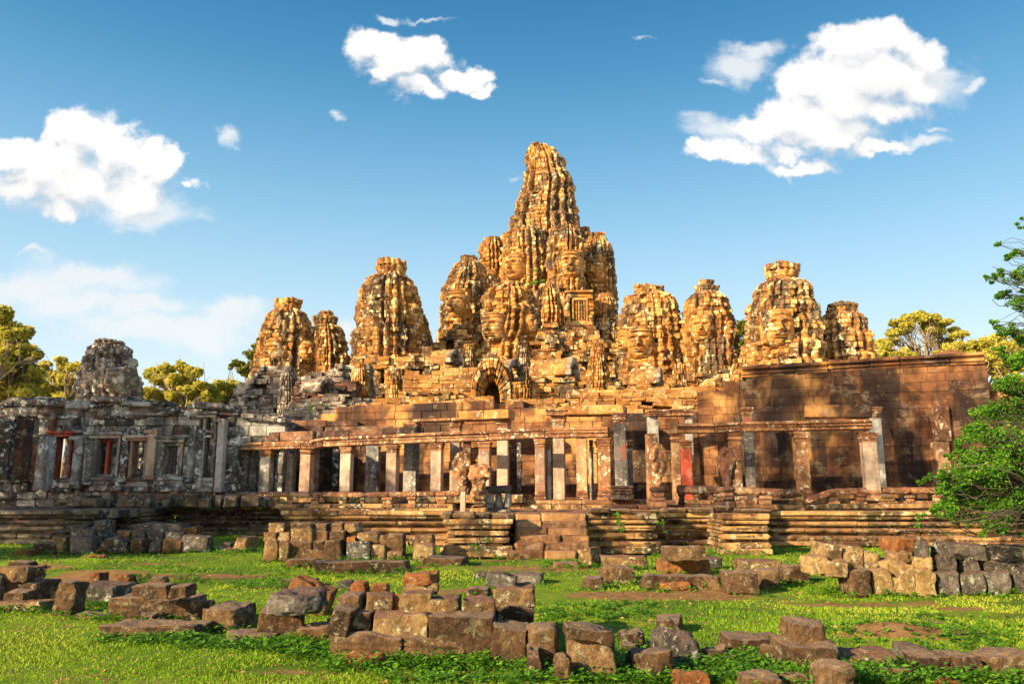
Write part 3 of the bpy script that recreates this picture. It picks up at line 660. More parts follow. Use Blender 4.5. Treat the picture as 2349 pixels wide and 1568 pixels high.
def barrel(label, pc, d, R_, L_, ax, mat, seed, group=None):
    # a barrel vault lying along ax (radians in plan), its right end filled by a dark disc
    r = np.random.default_rng(seed); c = np.array(W(*pc, d)); e = np.array([math.cos(ax), math.sin(ax), 0]); n = np.array([-math.sin(ax), math.cos(ax), 0])
    root = thing('vaulted_roof', label, 'roof', c, group); ns = int(L_ / .07); na = 56
    S, A = np.meshgrid(np.linspace(0, L_, ns), np.linspace(0, math.pi, na), indexing='ij')
    ca = np.floor(A / math.pi * 14); fa = A / math.pi * 14 - ca; cs = np.floor(S / .55 + .5 * (ca % 2)); fs = S / .55 + .5 * (ca % 2) - cs
    rr = R_ * (1 + .04 * (hsh(cs, ca, 0, seed) - .5)) - .05 * ((fa < .12) | (fs < .10)) + .05 * fbm(np.stack([S * 1.5, A * 2, 0 * A], -1), 3, seed)
    V = c + S[..., None] * e + (rr * np.cos(A))[..., None] * n + (rr * np.sin(A) * 1.1)[..., None] * np.array([0, 0, 1.0])
    mb = MB(); mb.add(V.reshape(-1, 3), [gridfaces(ns, na)], hsh(cs, ca, 3, seed).reshape(-1)); mb.build('vault', M[mat], root)
    mb = MB(); K = 9
    for k in range(K):
        a0, a1 = math.pi * (k + .02) / K, math.pi * (k + .98) / K; q = []
        for kk in range(8):
            a = (a0, a1)[kk & 1]; rad = R_ * (.70, 1.04)[kk >> 2]; q.append(c + e * (L_ - .25 + (0, .42)[(kk >> 1) & 1]) + n * rad * math.cos(a) + np.array([0, 0, rad * 1.1 * math.sin(a)]))
        hexes(mb, np.array(q)[None] + r.normal(0, .02, (1, 8, 3)), .05)
    mb.build('end_arch', M['towergrey'], root)
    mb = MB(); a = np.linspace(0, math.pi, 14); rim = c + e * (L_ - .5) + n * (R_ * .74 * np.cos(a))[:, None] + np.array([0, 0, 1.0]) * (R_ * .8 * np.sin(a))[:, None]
    mb.add(np.vstack([rim, [c + e * (L_ - .5)]]), [np.array([[k, k + 1, 14] for k in range(13)])]); mb.build('end_shade_disc', M['walldark'], root)  # dark disc stands in for the shaded hollow behind the end arch
    return root
barrel('short barrel vault of orange stone with a dark open round end, right of the arched gable', (1226, 868), 53.0, 1.15, 2.7, -.35, 'roof', 421)
barrel('curved vault roof running back behind the arched gable', (1150, 872), 52.5, 1.2, 1.0, -.5, 'roof', 422)
barrel('small vault with a dark end at the foot of the left shoulder tower', (1000, 838), 56.0, .95, 1.5, -.4, 'roof', 423)
barrel('small orange vault below the smiling face tower', (1452, 884), 48.5, .9, 1.6, -.3, 'roof', 424)
barrel('grey vault end low on the dark mound, left of the tall golden tower', (706, 905), 50.0, .9, 1.4, -.4, 'towergrey', 425)
crag('gallery_wall', 'pale wall carrying the short barrel vault', [(1220, 866), (1260, 864), (1318, 868)], 51.2, 43, 'tower', setb=.02, amp=.3, ybase=935, T=2)
crag('ruined_terrace', 'jumbled sunlit rubble wall below the two right hand face towers', [(1400, 905), (1408, 870), (1440, 858), (1500, 866), (1560, 862), (1600, 852), (1640, 850), (1660, 840), (1700, 838), (1716, 850), (1722, 905)], 51, 44, 'tower', setb=.35, amp=.8, ybase=935, holes=[(1602, 1614, 826, 850)])
crag('ruined_terrace', 'pale stepped rubble just left of the big right hand wall', [(1560, 905), (1590, 880), (1632, 868), (1668, 858), (1682, 850), (1702, 842), (1712, 880)], 44, 45, 'tower', setb=.3, amp=.7, ybase=925)
crag('gallery_roof', 'long low orange vaulted roof behind the tall pillars, left of the big wall', [(1340, 912), (1352, 896), (1366, 890), (1430, 888), (1520, 884), (1600, 880), (1624, 880), (1636, 895)], 40, 46, 'roof', curve=1.9, ch=.24, bl=.8, rough=.012, ybase=962, T=2.4, cat='roof')
crag('ruined_roof', 'tumbled flat roof stones in front of the short barrel vault', [(1160, 925), (1175, 905), (1215, 903), (1290, 905), (1330, 890), (1342, 886), (1350, 925)], 42, 47, 'roof', setb=.8, amp=.6, ybase=940, T=2.2)
crag('ruined_pavilion', 'stepped ruined stones between the orange vaulted roof and the dark outer wall', [(812, 935), (830, 915), (900, 905), (960, 908), (1040, 915), (1100, 908), (1160, 915), (1180, 935)], 44, 48, 'tower', setb=.6, amp=.6, ybase=950, T=2.4)
# carved buttresses and small broken turrets that stand out of the rubble of the middle storey
for (nm, s, d, ro, sd_) in [
    ('carved golden buttress under the front face tower, left of the arched gable', [(900, 1052, 1098), (850, 1056, 1094), (815, 1060, 1090), (795, 1066, 1086)], 58, -10, 61),
    ('thin carved buttress just right of the arched gable', [(905, 1176, 1222), (850, 1180, 1219), (815, 1184, 1214), (796, 1188, 1210)], 57, -20, 62),
    ('broken buttress between the short barrel vault and the smiling face tower', [(905, 1345, 1402), (860, 1348, 1398), (820, 1352, 1392), (792, 1358, 1384)], 60, -14, 63),
    ('carved buttress under the window pavilion', [(860, 1290, 1345), (800, 1292, 1342), (760, 1296, 1338)], 69, -14, 64),
    ('low carved buttress at the left foot of the tall golden face tower', [(925, 802, 848), (880, 806, 846), (850, 810, 842), (838, 814, 838)], 53, -20, 65),
    ('low carved buttress in the middle of the tall golden tower base', [(925, 884, 925), (880, 886, 922), (846, 890, 918)], 52, -20, 66),
    ('stubby buttress left of the slim golden face tower', [(905, 1540, 1578), (870, 1542, 1576), (842, 1546, 1572)], 50, -20, 67),
    ('buttress at the foot of the big golden face tower', [(890, 1672, 1722), (860, 1676, 1718), (832, 1682, 1712)], 49, -14, 68),
    ('buttress right beside the black hole of the dark mound', [(930, 640, 690), (890, 644, 686), (858, 648, 680), (846, 652, 676)], 52, -20, 69)]:
    tower('carved_buttress', nm, s, d, ro, None, [], seed=sd_, rib=.2, tiers=5, ch=.3, bl=.5, group='carved buttresses of the middle storey', rough=1.1, partname='buttress_body', mat=('towergrey' if 'dark mound' in nm else 'tower'))
# the arched gable: voussoirs round a corbelled opening
gb = thing('arched_gable', 'stone gable with a tall open arch, centre of the middle storey', 'gable', W(1127, 921, 49), None)
mb = MB(); d = 49.0
NV = 15
def archpt(t, sc_): # t 0..1 left foot to right foot
    a = math.pi * (1 - t); x = math.cos(a); y = math.sin(a) ** .75
    return 1128 + x * 45 * sc_, 918 - y * 92 * (sc_ * .9 + .1) + (abs(x) ** 3) * 0
for lay, (s0, s1, dd) in enumerate([(.42, .62, .3), (.62, .80, .0), (.80, 1.0, -.25), (1.0, 1.08, .4)]):
    for k in range(NV):
        p = [archpt((k + .03) / NV, s0), archpt((k + .97) / NV, s0), archpt((k + .03) / NV, s1), archpt((k + .97) / NV, s1)]
        o = dd + rng.normal(0, .07)
        C = np.array([W(*p[(kk & 1) + (kk >> 2) * 2], d + o) if (kk >> 1) & 1 == 0 else tuple(np.array(W(*p[(kk & 1) + (kk >> 2) * 2], d + o)) + np.array([0, 2.2 + .2 * lay, 0])) for kk in range(8)])
        hexes(mb, C + rng.normal(0, .015, C.shape), .05)
mb.build('arch_stones', M['tower'], gb)
for sx in (-1, 1):
    mb = MB()
    for k in range(9):
        yb = 921 - k * 8.2; w0 = 19 - k * .4; xi = 1128 + sx * (19 - max(0, k - 4) * 3.2)
        pbox(mb, min(xi, xi + sx * w0), max(xi, xi + sx * w0), yb - 8, yb, d + .35 + rng.normal(0, .08), 2.4, .05)
    mb.build('jamb', M['tower'], gb)
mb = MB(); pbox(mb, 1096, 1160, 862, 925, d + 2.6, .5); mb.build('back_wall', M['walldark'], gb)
# ------------------------------------------------------------------ outer gallery, right part: the big wall
def wall_between(mb, p0, p1, ptsz, z0, **kw):
    """p0, p1 = (x, y) on the ground plan; ptsz = [(fraction, ztop)]"""
    a = math.atan2(p1[1] - p0[1], p1[0] - p0[0]); L = math.hypot(p1[0] - p0[0], p1[1] - p0[1])
    ashlar(mb, p0, a, L, z0, [(f * L, z) for f, z in ptsz], **kw); return a, L
# plan of the outer wall: distance falls slowly toward the right
def dwall(px): return float(np.interp(px, [640, 1200, 1640, 2262, 2420], [38.5, 35.5, 33.0, 29.6, 29.0]))
def wtop(px, py): return W(px, py, dwall(px))
def plan_wall(name, label, pts, z0, mat, cat='wall', seed=1, T=.9, ch=.36, bl=.75, parent=None, part='wall', doff=0.0, group=None, **kw):
    P0 = W(pts[0][0], pts[0][1], dwall(pts[0][0]) + doff); P1 = W(pts[-1][0], pts[-1][1], dwall(pts[-1][0]) + doff)
    a = math.atan2(P1[1] - P0[1], P1[0] - P0[0]); L = math.hypot(P1[0] - P0[0], P1[1] - P0[1])
    prof = []
    for (x, y) in pts:
        q = W(x, y, dwall(x) + doff); prof.append((math.hypot(q[0] - P0[0], q[1] - P0[1]), q[2]))
    root = parent or thing(name, label, cat, (P0[0] + (P1[0] - P0[0]) / 2, P0[1] + (P1[1] - P0[1]) / 2, z0), group)
    mb = MB(); ashlar(mb, P0, a, L, z0, prof, T=T, ch=ch, bl=bl, seed=seed, **kw)
    C = []
    for (p, q) in zip(prof[:-1], prof[1:]):
        if q[0] - p[0] < .03: continue
        C.append([[(p[0], q[0])[k & 1], (-.25, -T - .05)[(k >> 1) & 1], (z0, min(p[1], q[1]) - .2)[k >> 2]] for k in range(8)])
    hexes(mb, frame_map(np.array(C), P0, a), .01, .3)
    mb.build(part, M[mat], root)
    return root
PZ = 1.40            # top of the gallery floor
bw = plan_wall('gallery_wall', 'high dark red brown wall with black stains, behind the right hand colonnade', [(1600, 921), (1604, 921), (1624, 921), (1624.5, 897), (1663, 897), (1664, 876), (1692, 876), (1693, 858), (1760, 852), (1900, 843), (2065, 832), (2262, 822)], PZ, 'wall', seed=51, off=.006, jit=.003, cham=.008, ch=.35, bl=.72)
def strip(mb, pts, doff, dep, h, nmin=.9, cham=.03, jit=.008, dz=0.0, dfun=dwall):
    """a course of long stones along picture points (x, y of its lower edge)"""
    for (a, b) in zip(pts[:-1], pts[1:]):
        A = np.array(W(a[0], a[1], dfun(a[0]) + doff)); B = np.array(W(b[0], b[1], dfun(b[0]) + doff)); L = np.linalg.norm(B - A)
        n = max(1, int(L / nmin)); cuts = np.sort(np.concatenate([[0, 1], (np.arange(1, n) + rng.uniform(-.2, .2, n - 1)) / n]))
        e = (B - A)[:2] / np.linalg.norm((B - A)[:2]); nn = np.array([-e[1], e[0]])
        for u0, u1 in zip(cuts[:-1], cuts[1:]):
            g = .004 / L
            p = A + (B - A) * (u0 + g); q = A + (B - A) * (u1 - g); o = rng.normal(0, .015)
            C = np.array([[(p, q)[k & 1][0] + nn[0] * (o, dep)[(k >> 1) & 1], (p, q)[k & 1][1] + nn[1] * (o, dep)[(k >> 1) & 1], (p, q)[k & 1][2] + dz + (0, h)[k >> 2]] for k in range(8)])
            hexes(mb, C + rng.normal(0, jit, C.shape), cham)
mb = MB()
for k, (o, h, dz) in enumerate([(-.10, .12, 0), (-.20, .10, .12), (-.12, .10, .22), (-.26, .13, .32)]):
    strip(mb, [(1700, 868 - 3), (1900, 854 - 2), (2066, 842), (2262, 832)], o, 1.1, h, dz=dz - .02, nmin=1.1)
mb.build('cornice', M['wall'], bw)
for (x0, x1, yt, yb, o) in [(1716, 1790, 836, 847, .3), (1816, 1890, 831, 842, .3), (1905, 1960, 825, 838, .25), (2158, 2212, 806, 822, .2), (2176, 2206, 802, 808, .4), (1990, 2060, 824, 832, .4), (2090, 2150, 818, 827, .35), (2225, 2256, 814, 823, .2)]:
    mb = MB(); pbox(mb, x0, x1, yt, yb, dwall(x0) + o, .8); mb.build('coping_stone', M['wall'], bw)
plan_wall('gallery_wall', 'lower continuation of the brown wall at the right edge, behind the leafy tree', [(2262, 872), (2300, 868), (2420, 862)], PZ, 'wall', seed=52, doff=.5, off=.01, cham=.015)
# pilaster set into the wall
mb = MB(); pbox(mb, 2154, 2187, 930, 1012, dwall(2170) - .22, .6); pbox(mb, 2155, 2189, 1012, 1112, dwall(2170) - .16, .6); mb.build('pilaster', M['lintel'], bw)
# central wall, stepped skyline
cw = plan_wall('gallery_wall', 'low dark stone wall with a stepped broken top, behind the central colonnade', [(655, 963), (720, 963), (722, 951), (782, 946), (788, 939), (860, 936), (950, 932), (955, 926), (1070, 922), (1072, 926), (1165, 932), (1166, 920), (1222, 920), (1223, 941), (1290, 941), (1292, 948), (1440, 948), (1441, 942), (1500, 942), (1600, 938)], PZ, 'wall', seed=53, off=.012, cham=.014)
# jumbled stones on top of it
r_ = np.random.default_rng(5)
for k in range(30):
    x = r_.uniform(800, 1350); w = r_.uniform(14, 40); y = np.interp(x, [800, 950, 1070, 1160, 1220, 1230, 1350], [938, 933, 923, 925, 921, 941, 945])
    mb = MB(); pbox(mb, x, x + w, y - r_.uniform(5, 12), y + 3, dwall(x) + r_.uniform(.1, .7), .6, .04, .03); mb.build('loose_stone', M['roof'], cw)

# ------------------------------------------------------------------ columns
def column(xl, xr, yt, yb, d, label, mat='pillar', cap=True, base=True, lean=0.0, group='columns of the outer colonnade', name='stone_column', zb=None, capmat='lintel', dep=None, turn=0.0, capw=1.28, shaft_label=None):
    a = W(xl, yb, d); b = W(xr, yb, d); zt = W(.5 * (xl + xr), yt, d)[2]; z0 = a[2] if zb is None else zb
    w = b[0] - a[0]; cx = .5 * (a[0] + b[0]); D = dep or w
    topx = W(.5 * (xl + xr), yt, d)[0]; cx = .5 * (cx + topx)
    root = thing(name, label, 'column', (cx, d + D / 2, z0), group)
    H = zt - z0; hc = min(.42, H * .15) if cap else 0; hb = min(.40, H * .15) if base else 0
    ca, sa = math.cos(turn), math.sin(turn)
    def bx(w2, d2, za, zb_, cham=.015, jit=.004):
        C = boxc(-w2 / 2, w2 / 2, -d2 / 2, d2 / 2, za, zb_); C = C + rng.normal(0, jit, C.shape)
        X = C[:, 0] * ca - C[:, 1] * sa + cx + (C[:, 2] - z0) * lean; Y = C[:, 0] * sa + C[:, 1] * ca + d + D / 2
        return np.stack([X, Y, C[:, 2]], -1), cham
    mb = MB(); C, c = bx(w, D, z0 + hb - .01, zt - hc + .01, .02, .006); hexes(mb, C, c)
    mb.build('shaft', M[mat], root)
    if cap:
        mb = MB()
        for (f0, f1, k) in [(0, .18, 1.10), (.18, .34, 1.02), (.34, .62, 1.0 + (capw - 1) * .5), (.62, .78, capw * .95), (.78, 1.0, capw)]:
            C, c = bx(w * k, D * k, zt - hc + hc * f0, zt - hc + hc * f1, .03, .006); hexes(mb, C, c)
        mb.build('capital', M[capmat], root)
    if base:
        mb = MB()
        for (f0, f1, k) in [(0, .35, 1.22), (.35, .55, 1.14), (.55, .75, 1.18), (.75, 1.0, 1.08)]:
            C, c = bx(w * k, D * k, z0 + hb * f0, z0 + hb * f1, .03, .006); hexes(mb, C, c)
        mb.build('base', M[capmat], root)
    return root
def dcol(px): return float(np.interp(px, [511, 700, 1000, 1420, 1560, 1700, 2020], [34.0, 33.0, 31.5, 29.6, 28.8, 28.4, 27.0]))
for (xl, xr, yt, yb, lab, mt) in [
    (511, 534, 1031, 1128, 'short leftmost column of the low colonnade with a red stained shaft', 'redpillar'),
    (595, 620, 1031, 1146, 'dark column with a pale front, second in the low left colonnade', 'pillargrey'),
    (688, 713, 1024, 1146, 'brown column at the kink of the lintel, third from the left end', 'pillar'),
    (780, 805, 1022, 1146, 'pale column with an orange scratch, above the left end of the balustrade', 'pillar'),
    (886, 911, 1019, 1146, 'pinkish column between the orange scratched one and the pale one left of the naga head', 'pillar'),
    (989, 1014, 1014, 1146, 'pale pink column just left of the naga head', 'pillar'),
    (1099, 1125, 1012, 1146, 'column rising right behind the lion statue', 'pillar'),
    (1229, 1252, 1005, 1146, 'brown column left of the wide bright wall opening pillar, top of the stairs', 'pillar'),
    (1324, 1349, 1005, 1146, 'broad free column without a capital, above the right side of the stairs', 'lintel'),
    (1374, 1403, 1002, 1146, 'lichen spotted corner column at the right end of the central lintel', 'lintel'),
    (1678, 1704, 992, 1146, 'carved column behind the right hand naga head', 'lintel'),
    (1831, 1859, 989, 1134, 'round shouldered column in the middle of the right hand lintel', 'lintel'),
    (1987, 2018, 990, 1122, 'orange column at the right end of the right hand lintel, leaning left', 'pillar')]:
    column(xl, xr, yt, yb, dcol(xl), lab, mt, cap=('without a capital' not in lab), zb=PZ, lean=(-.012 if 'leaning' in lab else 0), turn=R(-8))
def dcol2(px): return dcol(px) + 2.1
for (xl, xr, yt, yb, lab, mt) in [
    (927, 957, 969, 1140, 'tall inner grey pillar with an orange streak, second row behind the pinkish column', 'pillargrey'),
    (1033, 1056, 963, 1140, 'tall inner pillar rising above the lintel just left of the lion statue', 'pillar'),
    (1141, 1167, 958, 1144, 'tall inner pillar half in shadow, right of the lion statue', 'pillar'),
    (1270, 1297, 951, 1144, 'tall inner pillar over the stairs, half lit and half in shadow', 'pillar'),
    (1411, 1438, 946, 1116, 'tallest inner pillar standing on a moulded pedestal at the corner', 'pillargrey'),
    (1711, 1732, 933, 1140, 'tall grey inner pillar behind the carved right hand column', 'pillargrey'),
    (2003, 2029, 932, 1140, 'tall dark pillar behind the right end of the right hand lintel', 'pillargrey')]:
    dd = dcol2(xl) if xl != 1411 else 29.0
    column(xl, xr, yt, yb, dd, lab, mt, zb=(PZ if xl != 1411 else 1.86), base=False, group='tall inner pillars', name='stone_pillar', capw=1.35, turn=R(-8))
for (xl, xr, yt, yb, d, lab, mt, cp) in [
    (1486, 1512, 994, 1152, 25.5, 'free standing broken pillar beside the middle naga head, right of the stairs', 'lintel', False),
    (1543, 1561, 992, 1130, 28.9, 'narrow ribbed door post carrying the left end of the right hand lintel', 'lintel', True),
    (1564, 1589, 1008, 1130, 30.2, 'bright red painted pillar inside the right hand colonnade', 'redpillar', True),
    (1488, 1512, 955, 1060, 31.5, 'upper door post left of the red painted pillar', 'pillargrey', False),
    (1575, 1591, 953, 1060, 31.5, 'upper door post above the red painted pillar', 'pillargrey', False),
    (1440, 1452, 1008, 1120, 29.8, 'thin dark pillar against the corner of the central lintel', 'pillargrey', True),
    (1353, 1362, 1008, 1146, 30.9, 'thin shaded pillar just behind the free column without a capital', 'pillargrey', True),
    (1255, 1264, 1012, 1146, 30.9, 'thin shaded pillar just behind the brown column at the stairs', 'pillargrey', True),
    (718, 729, 1030, 1146, 34.6, 'thin pale post just right of the brown column at the kink', 'pillargrey', False),
    (640, 652, 1032, 1146, 36.0, 'thin pinkish post between the second and third low columns', 'pillargrey', False)]:
    column(xl, xr, yt, yb, d, lab, mt, cap=cp, base=('broken' in lab), zb=(PZ - .25 if 'broken' in lab else (W(xl, yb, d)[2] if 'upper' in lab else PZ)), name='stone_pillar', group='single pillars and posts')
# dressed piers on the wall face behind the colonnade
for (xl, xr, yt, lab, mt) in [(760, 775, 1030, 'dark pier with a green stain, against the wall behind the fourth column', 'grey'), (838, 868, 1022, 'green stained pier against the wall between two front columns', 'grey'), (1062, 1080, 1012, 'shaded pier behind the balustrade left of the lion statue', 'walldark'), (1186, 1196, 1010, 'narrow green stained pier right of the lion statue', 'grey')]:
    column(xl, xr, yt, 1146, dwall(xl) - 1.3, lab, mt, cap=False, base=False, zb=PZ, name='stone_pier', group='piers on the rear wall')

# ------------------------------------------------------------------ lintels and slabs
def lintel(label, pts, dfun, h, dep=.55, mat='lintel', name='stone_lintel', steps=True, nmin=1.6, group='lintels over the columns', cat='lintel'):
    c = W(.5 * (pts[0][0] + pts[-1][0]), pts[0][1], dfun(.5 * (pts[0][0] + pts[-1][0])))
    root = thing(name, label, cat, c, group); mb = MB()
    if steps:
        for (o, f0, f1) in [(0, 0, .38), (-.05, .38, .52), (-.02, .52, .68), (-.10, .68, 1.0)]:
            st = rng.bit_generator.state
            strip(mb, pts, o, dep, h * (f1 - f0), nmin=nmin, cham=.02, jit=.003, dz=h * f0, dfun=dfun)
    else: strip(mb, pts, 0, dep, h, nmin=nmin, cham=.03, jit=.01, dfun=dfun)
    mb.build('beam', M[mat], root); return root
lf = lambda x: dcol(x) - .08
lintel('lower lintel over the low left columns, carrying a dark red slab', [(508, 1031), (600, 1031), (689, 1028), (716, 1030)], lf, .32)
lintel('dark red roof slab lying on the left end of the colonnade lintel', [(536, 1013), (640, 1011), (716, 1010)], lambda x: dcol(x) + .05, .40, dep=1.2, mat='walldark', name='roof_slab', steps=False, group='roof slabs', cat='slab')
lintel('long moulded lintel across the central colonnade, lichen white along its edge', [(708, 1030), (740, 1024), (800, 1021), (1000, 1013), (1120, 1009), (1250, 1003), (1395, 1001)], lf, .38)
lintel('thin slab lying on the rear of the central lintel at its left part', [(722, 1004), (800, 1000), (880, 996), (955, 992)], lambda x: dcol(x) + .25, .26, dep=.9, mat='walldark', name='roof_slab', steps=False, group='roof slabs', cat='slab')
lintel('heavy brown roof slab on the tallest inner pillars, above the stairs', [(1292, 951), (1350, 950), (1431, 948)], lambda x: dcol2(x) - .35, .36, dep=1.1, mat='roof', name='roof_slab', steps=False, nmin=5, group='roof slabs', cat='slab')
lintel('short lintel piece under the heavy roof slab', [(1250, 951), (1300, 952)], lambda x: dcol2(x) - .3, .25, group='lintels over the inner pillars')
lintel('long slab over the two inner pillars beside the lion statue', [(1053, 963), (1110, 961), (1168, 958)], lambda x: dcol2(x) - .3, .36, dep=1.0, mat='roof', name='roof_slab', steps=False, nmin=3, group='roof slabs', cat='slab')
lintel('short lintel over the leftmost tall inner pillar', [(945, 967), (1034, 965), (1058, 964)], lambda x: dcol2(x) - .2, .13, group='lintels over the inner pillars', steps=False)
lintel('short carved lintel over the upper door posts, left of the big wall', [(1486, 954), (1540, 953), (1592, 952)], lambda x: 31.3, .26, group='lintels over the inner pillars')
lintel('right hand lintel, long and moulded, on three columns', [(1553, 992), (1640, 992), (1700, 988), (1830, 987), (1860, 986), (2003, 983)], lf, .34)
lintel('brown slab standing on the right half of the right hand lintel', [(1846, 958), (2001, 956)], lambda x: dcol(x) + .0, .42, dep=.5, mat='wall', name='roof_slab', steps=False, nmin=4, group='roof slabs', cat='slab')
# ------------------------------------------------------------------ left gallery, in shade
DL = 33.5
lg = thing('ruined_gallery', 'long roofless grey gallery with doors and windows, shaded left part of the temple', 'gallery', W(250, 1130, DL), None)
def px_prof(pts, d, x0): return [(W(x, y, d)[0] - x0, W(x, y, d)[2]) for x, y in pts]
def flatwall(parent, part, pts, d, ybase, mat, seed, ops=(), T=.7, **kw):
    x0 = W(pts[0][0], pts[0][1], d)[0]; prof = px_prof(pts, d, x0); L = prof[-1][0]; z0 = W(pts[0][0], ybase, d)[2]
    o = []
    for (xa, xb, ya, yb) in ops: o.append((W(xa, ya, d)[0] - x0, W(xb, ya, d)[0] - x0, W(xa, yb, d)[2], W(xa, ya, d)[2]))
    mb = MB(); ashlar(mb, (x0, d), 0, L, z0, prof, T=T, seed=seed, openings=o, **kw); return mb.build(part, M[mat], parent)
sky_l = [(-60, 925), (28, 925), (30, 917), (115, 919), (122, 922), (170, 924), (195, 931), (222, 931), (223, 916), (268, 915), (295, 924), (370, 922), (378, 948), (392, 944), (404, 925), (440, 924), (525, 936), (560, 950), (600, 958), (650, 966), (655, 972)]
flatwall(lg, 'wall', sky_l, DL, 1166, 'grey', 61, ops=[(113, 152, 1000, 1098), (214, 262, 1005, 1094), (298, 326, 1010, 1096), (368, 408, 1012, 1094), (461, 484, 955, 1094), (35, 92, 950, 1090), (-40, 8, 960, 1090), (545, 640, 1030, 1132)], off=.03, jit=.012, cham=.025, ch=.38, bl=.6)
flatwall(lg, 'rear_wall', [(-100, 950), (60, 940), (200, 944), (400, 950), (660, 985)], DL + 4.5, 1160, 'grey', 62, ops=[(120, 150, 1000, 1100), (330, 352, 1000, 1100), (235, 250, 1000, 1080)], off=.03, cham=.025)
# broken top courses and cornice stones, some catch the sun
r_ = np.random.default_rng(9)
for k in range(46):
    x = r_.uniform(-40, 640); w = r_.uniform(20, 62); y = np.interp(x + w / 2, [p[0] for p in sky_l], [p[1] for p in sky_l])
    mb = MB(); pbox(mb, x, x + w, y - r_.uniform(-3, 8), y + r_.uniform(3, 10), DL - r_.uniform(.05, .35), 1.1, .05, .02); mb.build('cornice_stone', M['grey'], lg)
for k in range(22):
    x = r_.uniform(60, 520); w = r_.uniform(25, 60); y = r_.choice([945, 952, 985, 996])
    mb = MB(); pbox(mb, x, x + w, y, y + 7, DL - r_.uniform(.1, .22), .4, .03, .01); mb.build('cornice_stone', M['grey'], lg)
# frames
def frame(xl, xr, yt, yb, mat, jw=7, d=DL - .16, sill=True, mull=()):
    f = None
    mb = MB()
    pbox(mb, xl - jw, xl, yt, yb, d, .6, .015, .004); pbox(mb, xr, xr + jw, yt, yb, d, .6, .015, .004)
    pbox(mb, xl - jw * 2, xr + jw * 2, yt - 8, yt, d - .08, .7, .03); pbox(mb, xl - jw * 2.4, xr + jw * 2.4, yt - 15, yt - 8, d - .16, .7, .03)
    f = mb.build('window_frame' if sill else 'door_frame', M[mat], lg); mb = MB(); mb2 = mb
    if sill:
        pbox(mb, xl - jw * 1.6, xr + jw * 1.6, yb, yb + 9, d - .08, .7, .03); pbox(mb, xl - jw * 1.6, xr + jw * 1.6, yb + 9, yb + 22, d - .02, .6, .03); pbox(mb, xl - jw * 1.9, xr + jw * 1.9, yb + 22, yb + 34, d - .14, .7, .03)
        mb.build('sill', M['grey'], f)
    return f
frame(216, 262, 1005, 1092, 'pillargrey'); frame(298, 326, 1012, 1094, 'pillar'); frame(370, 407, 1014, 1092, 'pillargrey')
frame(119, 152, 1002, 1096, 'redpillar', 6); frame(463, 483, 958, 1094, 'pillargrey', 6)
for (xl, xr, yt, yb, mt, o) in [(236, 243, 1005, 1094, 'redpillar', .3), (250, 259, 1010, 1094, 'pillargrey', .6), (225, 232, 1000, 1094, 'grey', .9), (383, 389, 1010, 1094, 'pillar', .8), (395, 402, 1012, 1094, 'pillargrey', .3), (330, 350, 985, 1100, 'pillar', -.3), (352, 362, 980, 1110, 'pillargrey', -.2),
                                (185, 203, 1010, 1112, 'pillargrey', -.35), (158, 178, 1000, 1120, 'grey', -.45), (270, 284, 980, 1105, 'grey', -.3), (425, 440, 975, 1105, 'grey', -.35), (442, 458, 985, 1120, 'grey', -.2), (490, 505, 960, 1128, 'pillargrey', -.5), (486, 492, 955, 1128, 'walldark', -.3),
                                (8, 30, 960, 1092, 'grey', -.3), (96, 108, 945, 1100, 'walldark', -.3), (62, 84, 950, 1085, 'pillargrey', .6), (548, 562, 1030, 1130, 'grey', .8), (568, 585, 1032, 1130, 'pillargrey', 1.2), (628, 638, 1034, 1130, 'grey', .6), (652, 668, 1040, 1130, 'pillargrey', .4)]:
    mb = MB(); pbox(mb, xl, xr, yt, yb, DL + o, .5, .03, .01)
    lw = xr - xl
    pbox(mb, xl - 2, xr + 2, yt, yt + 8, DL + o - .05, .55, .03); pbox(mb, xl - 2, xr + 2, yb - 10, yb, DL + o - .06, .55, .03)
    mb.build('pilaster', M[mt], lg)
# separate pillars and walls in front of it
for (xl, xr, yt, yb, d, lab, mt) in [(-30, 22, 965, 1098, 31.0, 'wide dark wall pier at the left edge of the picture', 'grey'), (24, 52, 960, 1098, 31.3, 'broad black pillar with white spots, second from the left edge', 'walldark'), (81, 105, 1000, 1122, 30.2, 'free black pillar left of the red door jamb', 'grey'), (68, 79, 1012, 1100, 32.0, 'narrow brown pillar behind the free black one', 'walldark')]:
    column(xl, xr, yt, yb, d, lab, mt, cap=False, base=False, name='stone_pillar', group='dark pillars of the left gallery', dep=.6)
plan_wall('gallery_wall', 'pale ashlar wall block behind the left end of the colonnade lintel', [(575, 950), (660, 966), (664, 975)], PZ, 'grey', seed=63, doff=-2.2, off=.012, T=1.2, ch=.34, bl=.5)
pw = thing('ruined_wall', 'stepped dark courses above the lintel, right of the pale ashlar block', 'wall', W(700, 1000, 37), None)
flatwall(pw, 'courses', [(660, 962), (724, 962), (725, 968), (800, 966), (801, 972), (900, 972)], 37, 1010, 'walldark', 64, T=1.0, off=.04, ch=.3, bl=1.2)
# low stones on the gallery floor
r_ = np.random.default_rng(12)
for k in range(40):
    mb = MB()
    x = r_.uniform(150, 620); w = r_.uniform(14, 46); d = r_.uniform(31, 32.8); zz = PZ - .28
    a = W(x, 1130, d); C = boxc(a[0], a[0] + w * d / F, d, d + r_.uniform(.4, .8), zz, zz + r_.uniform(.18, .5)); hexes(mb, C + r_.normal(0, .02, C.shape), .05); mb.build('loose_stone', M['terracegrey'], lg)

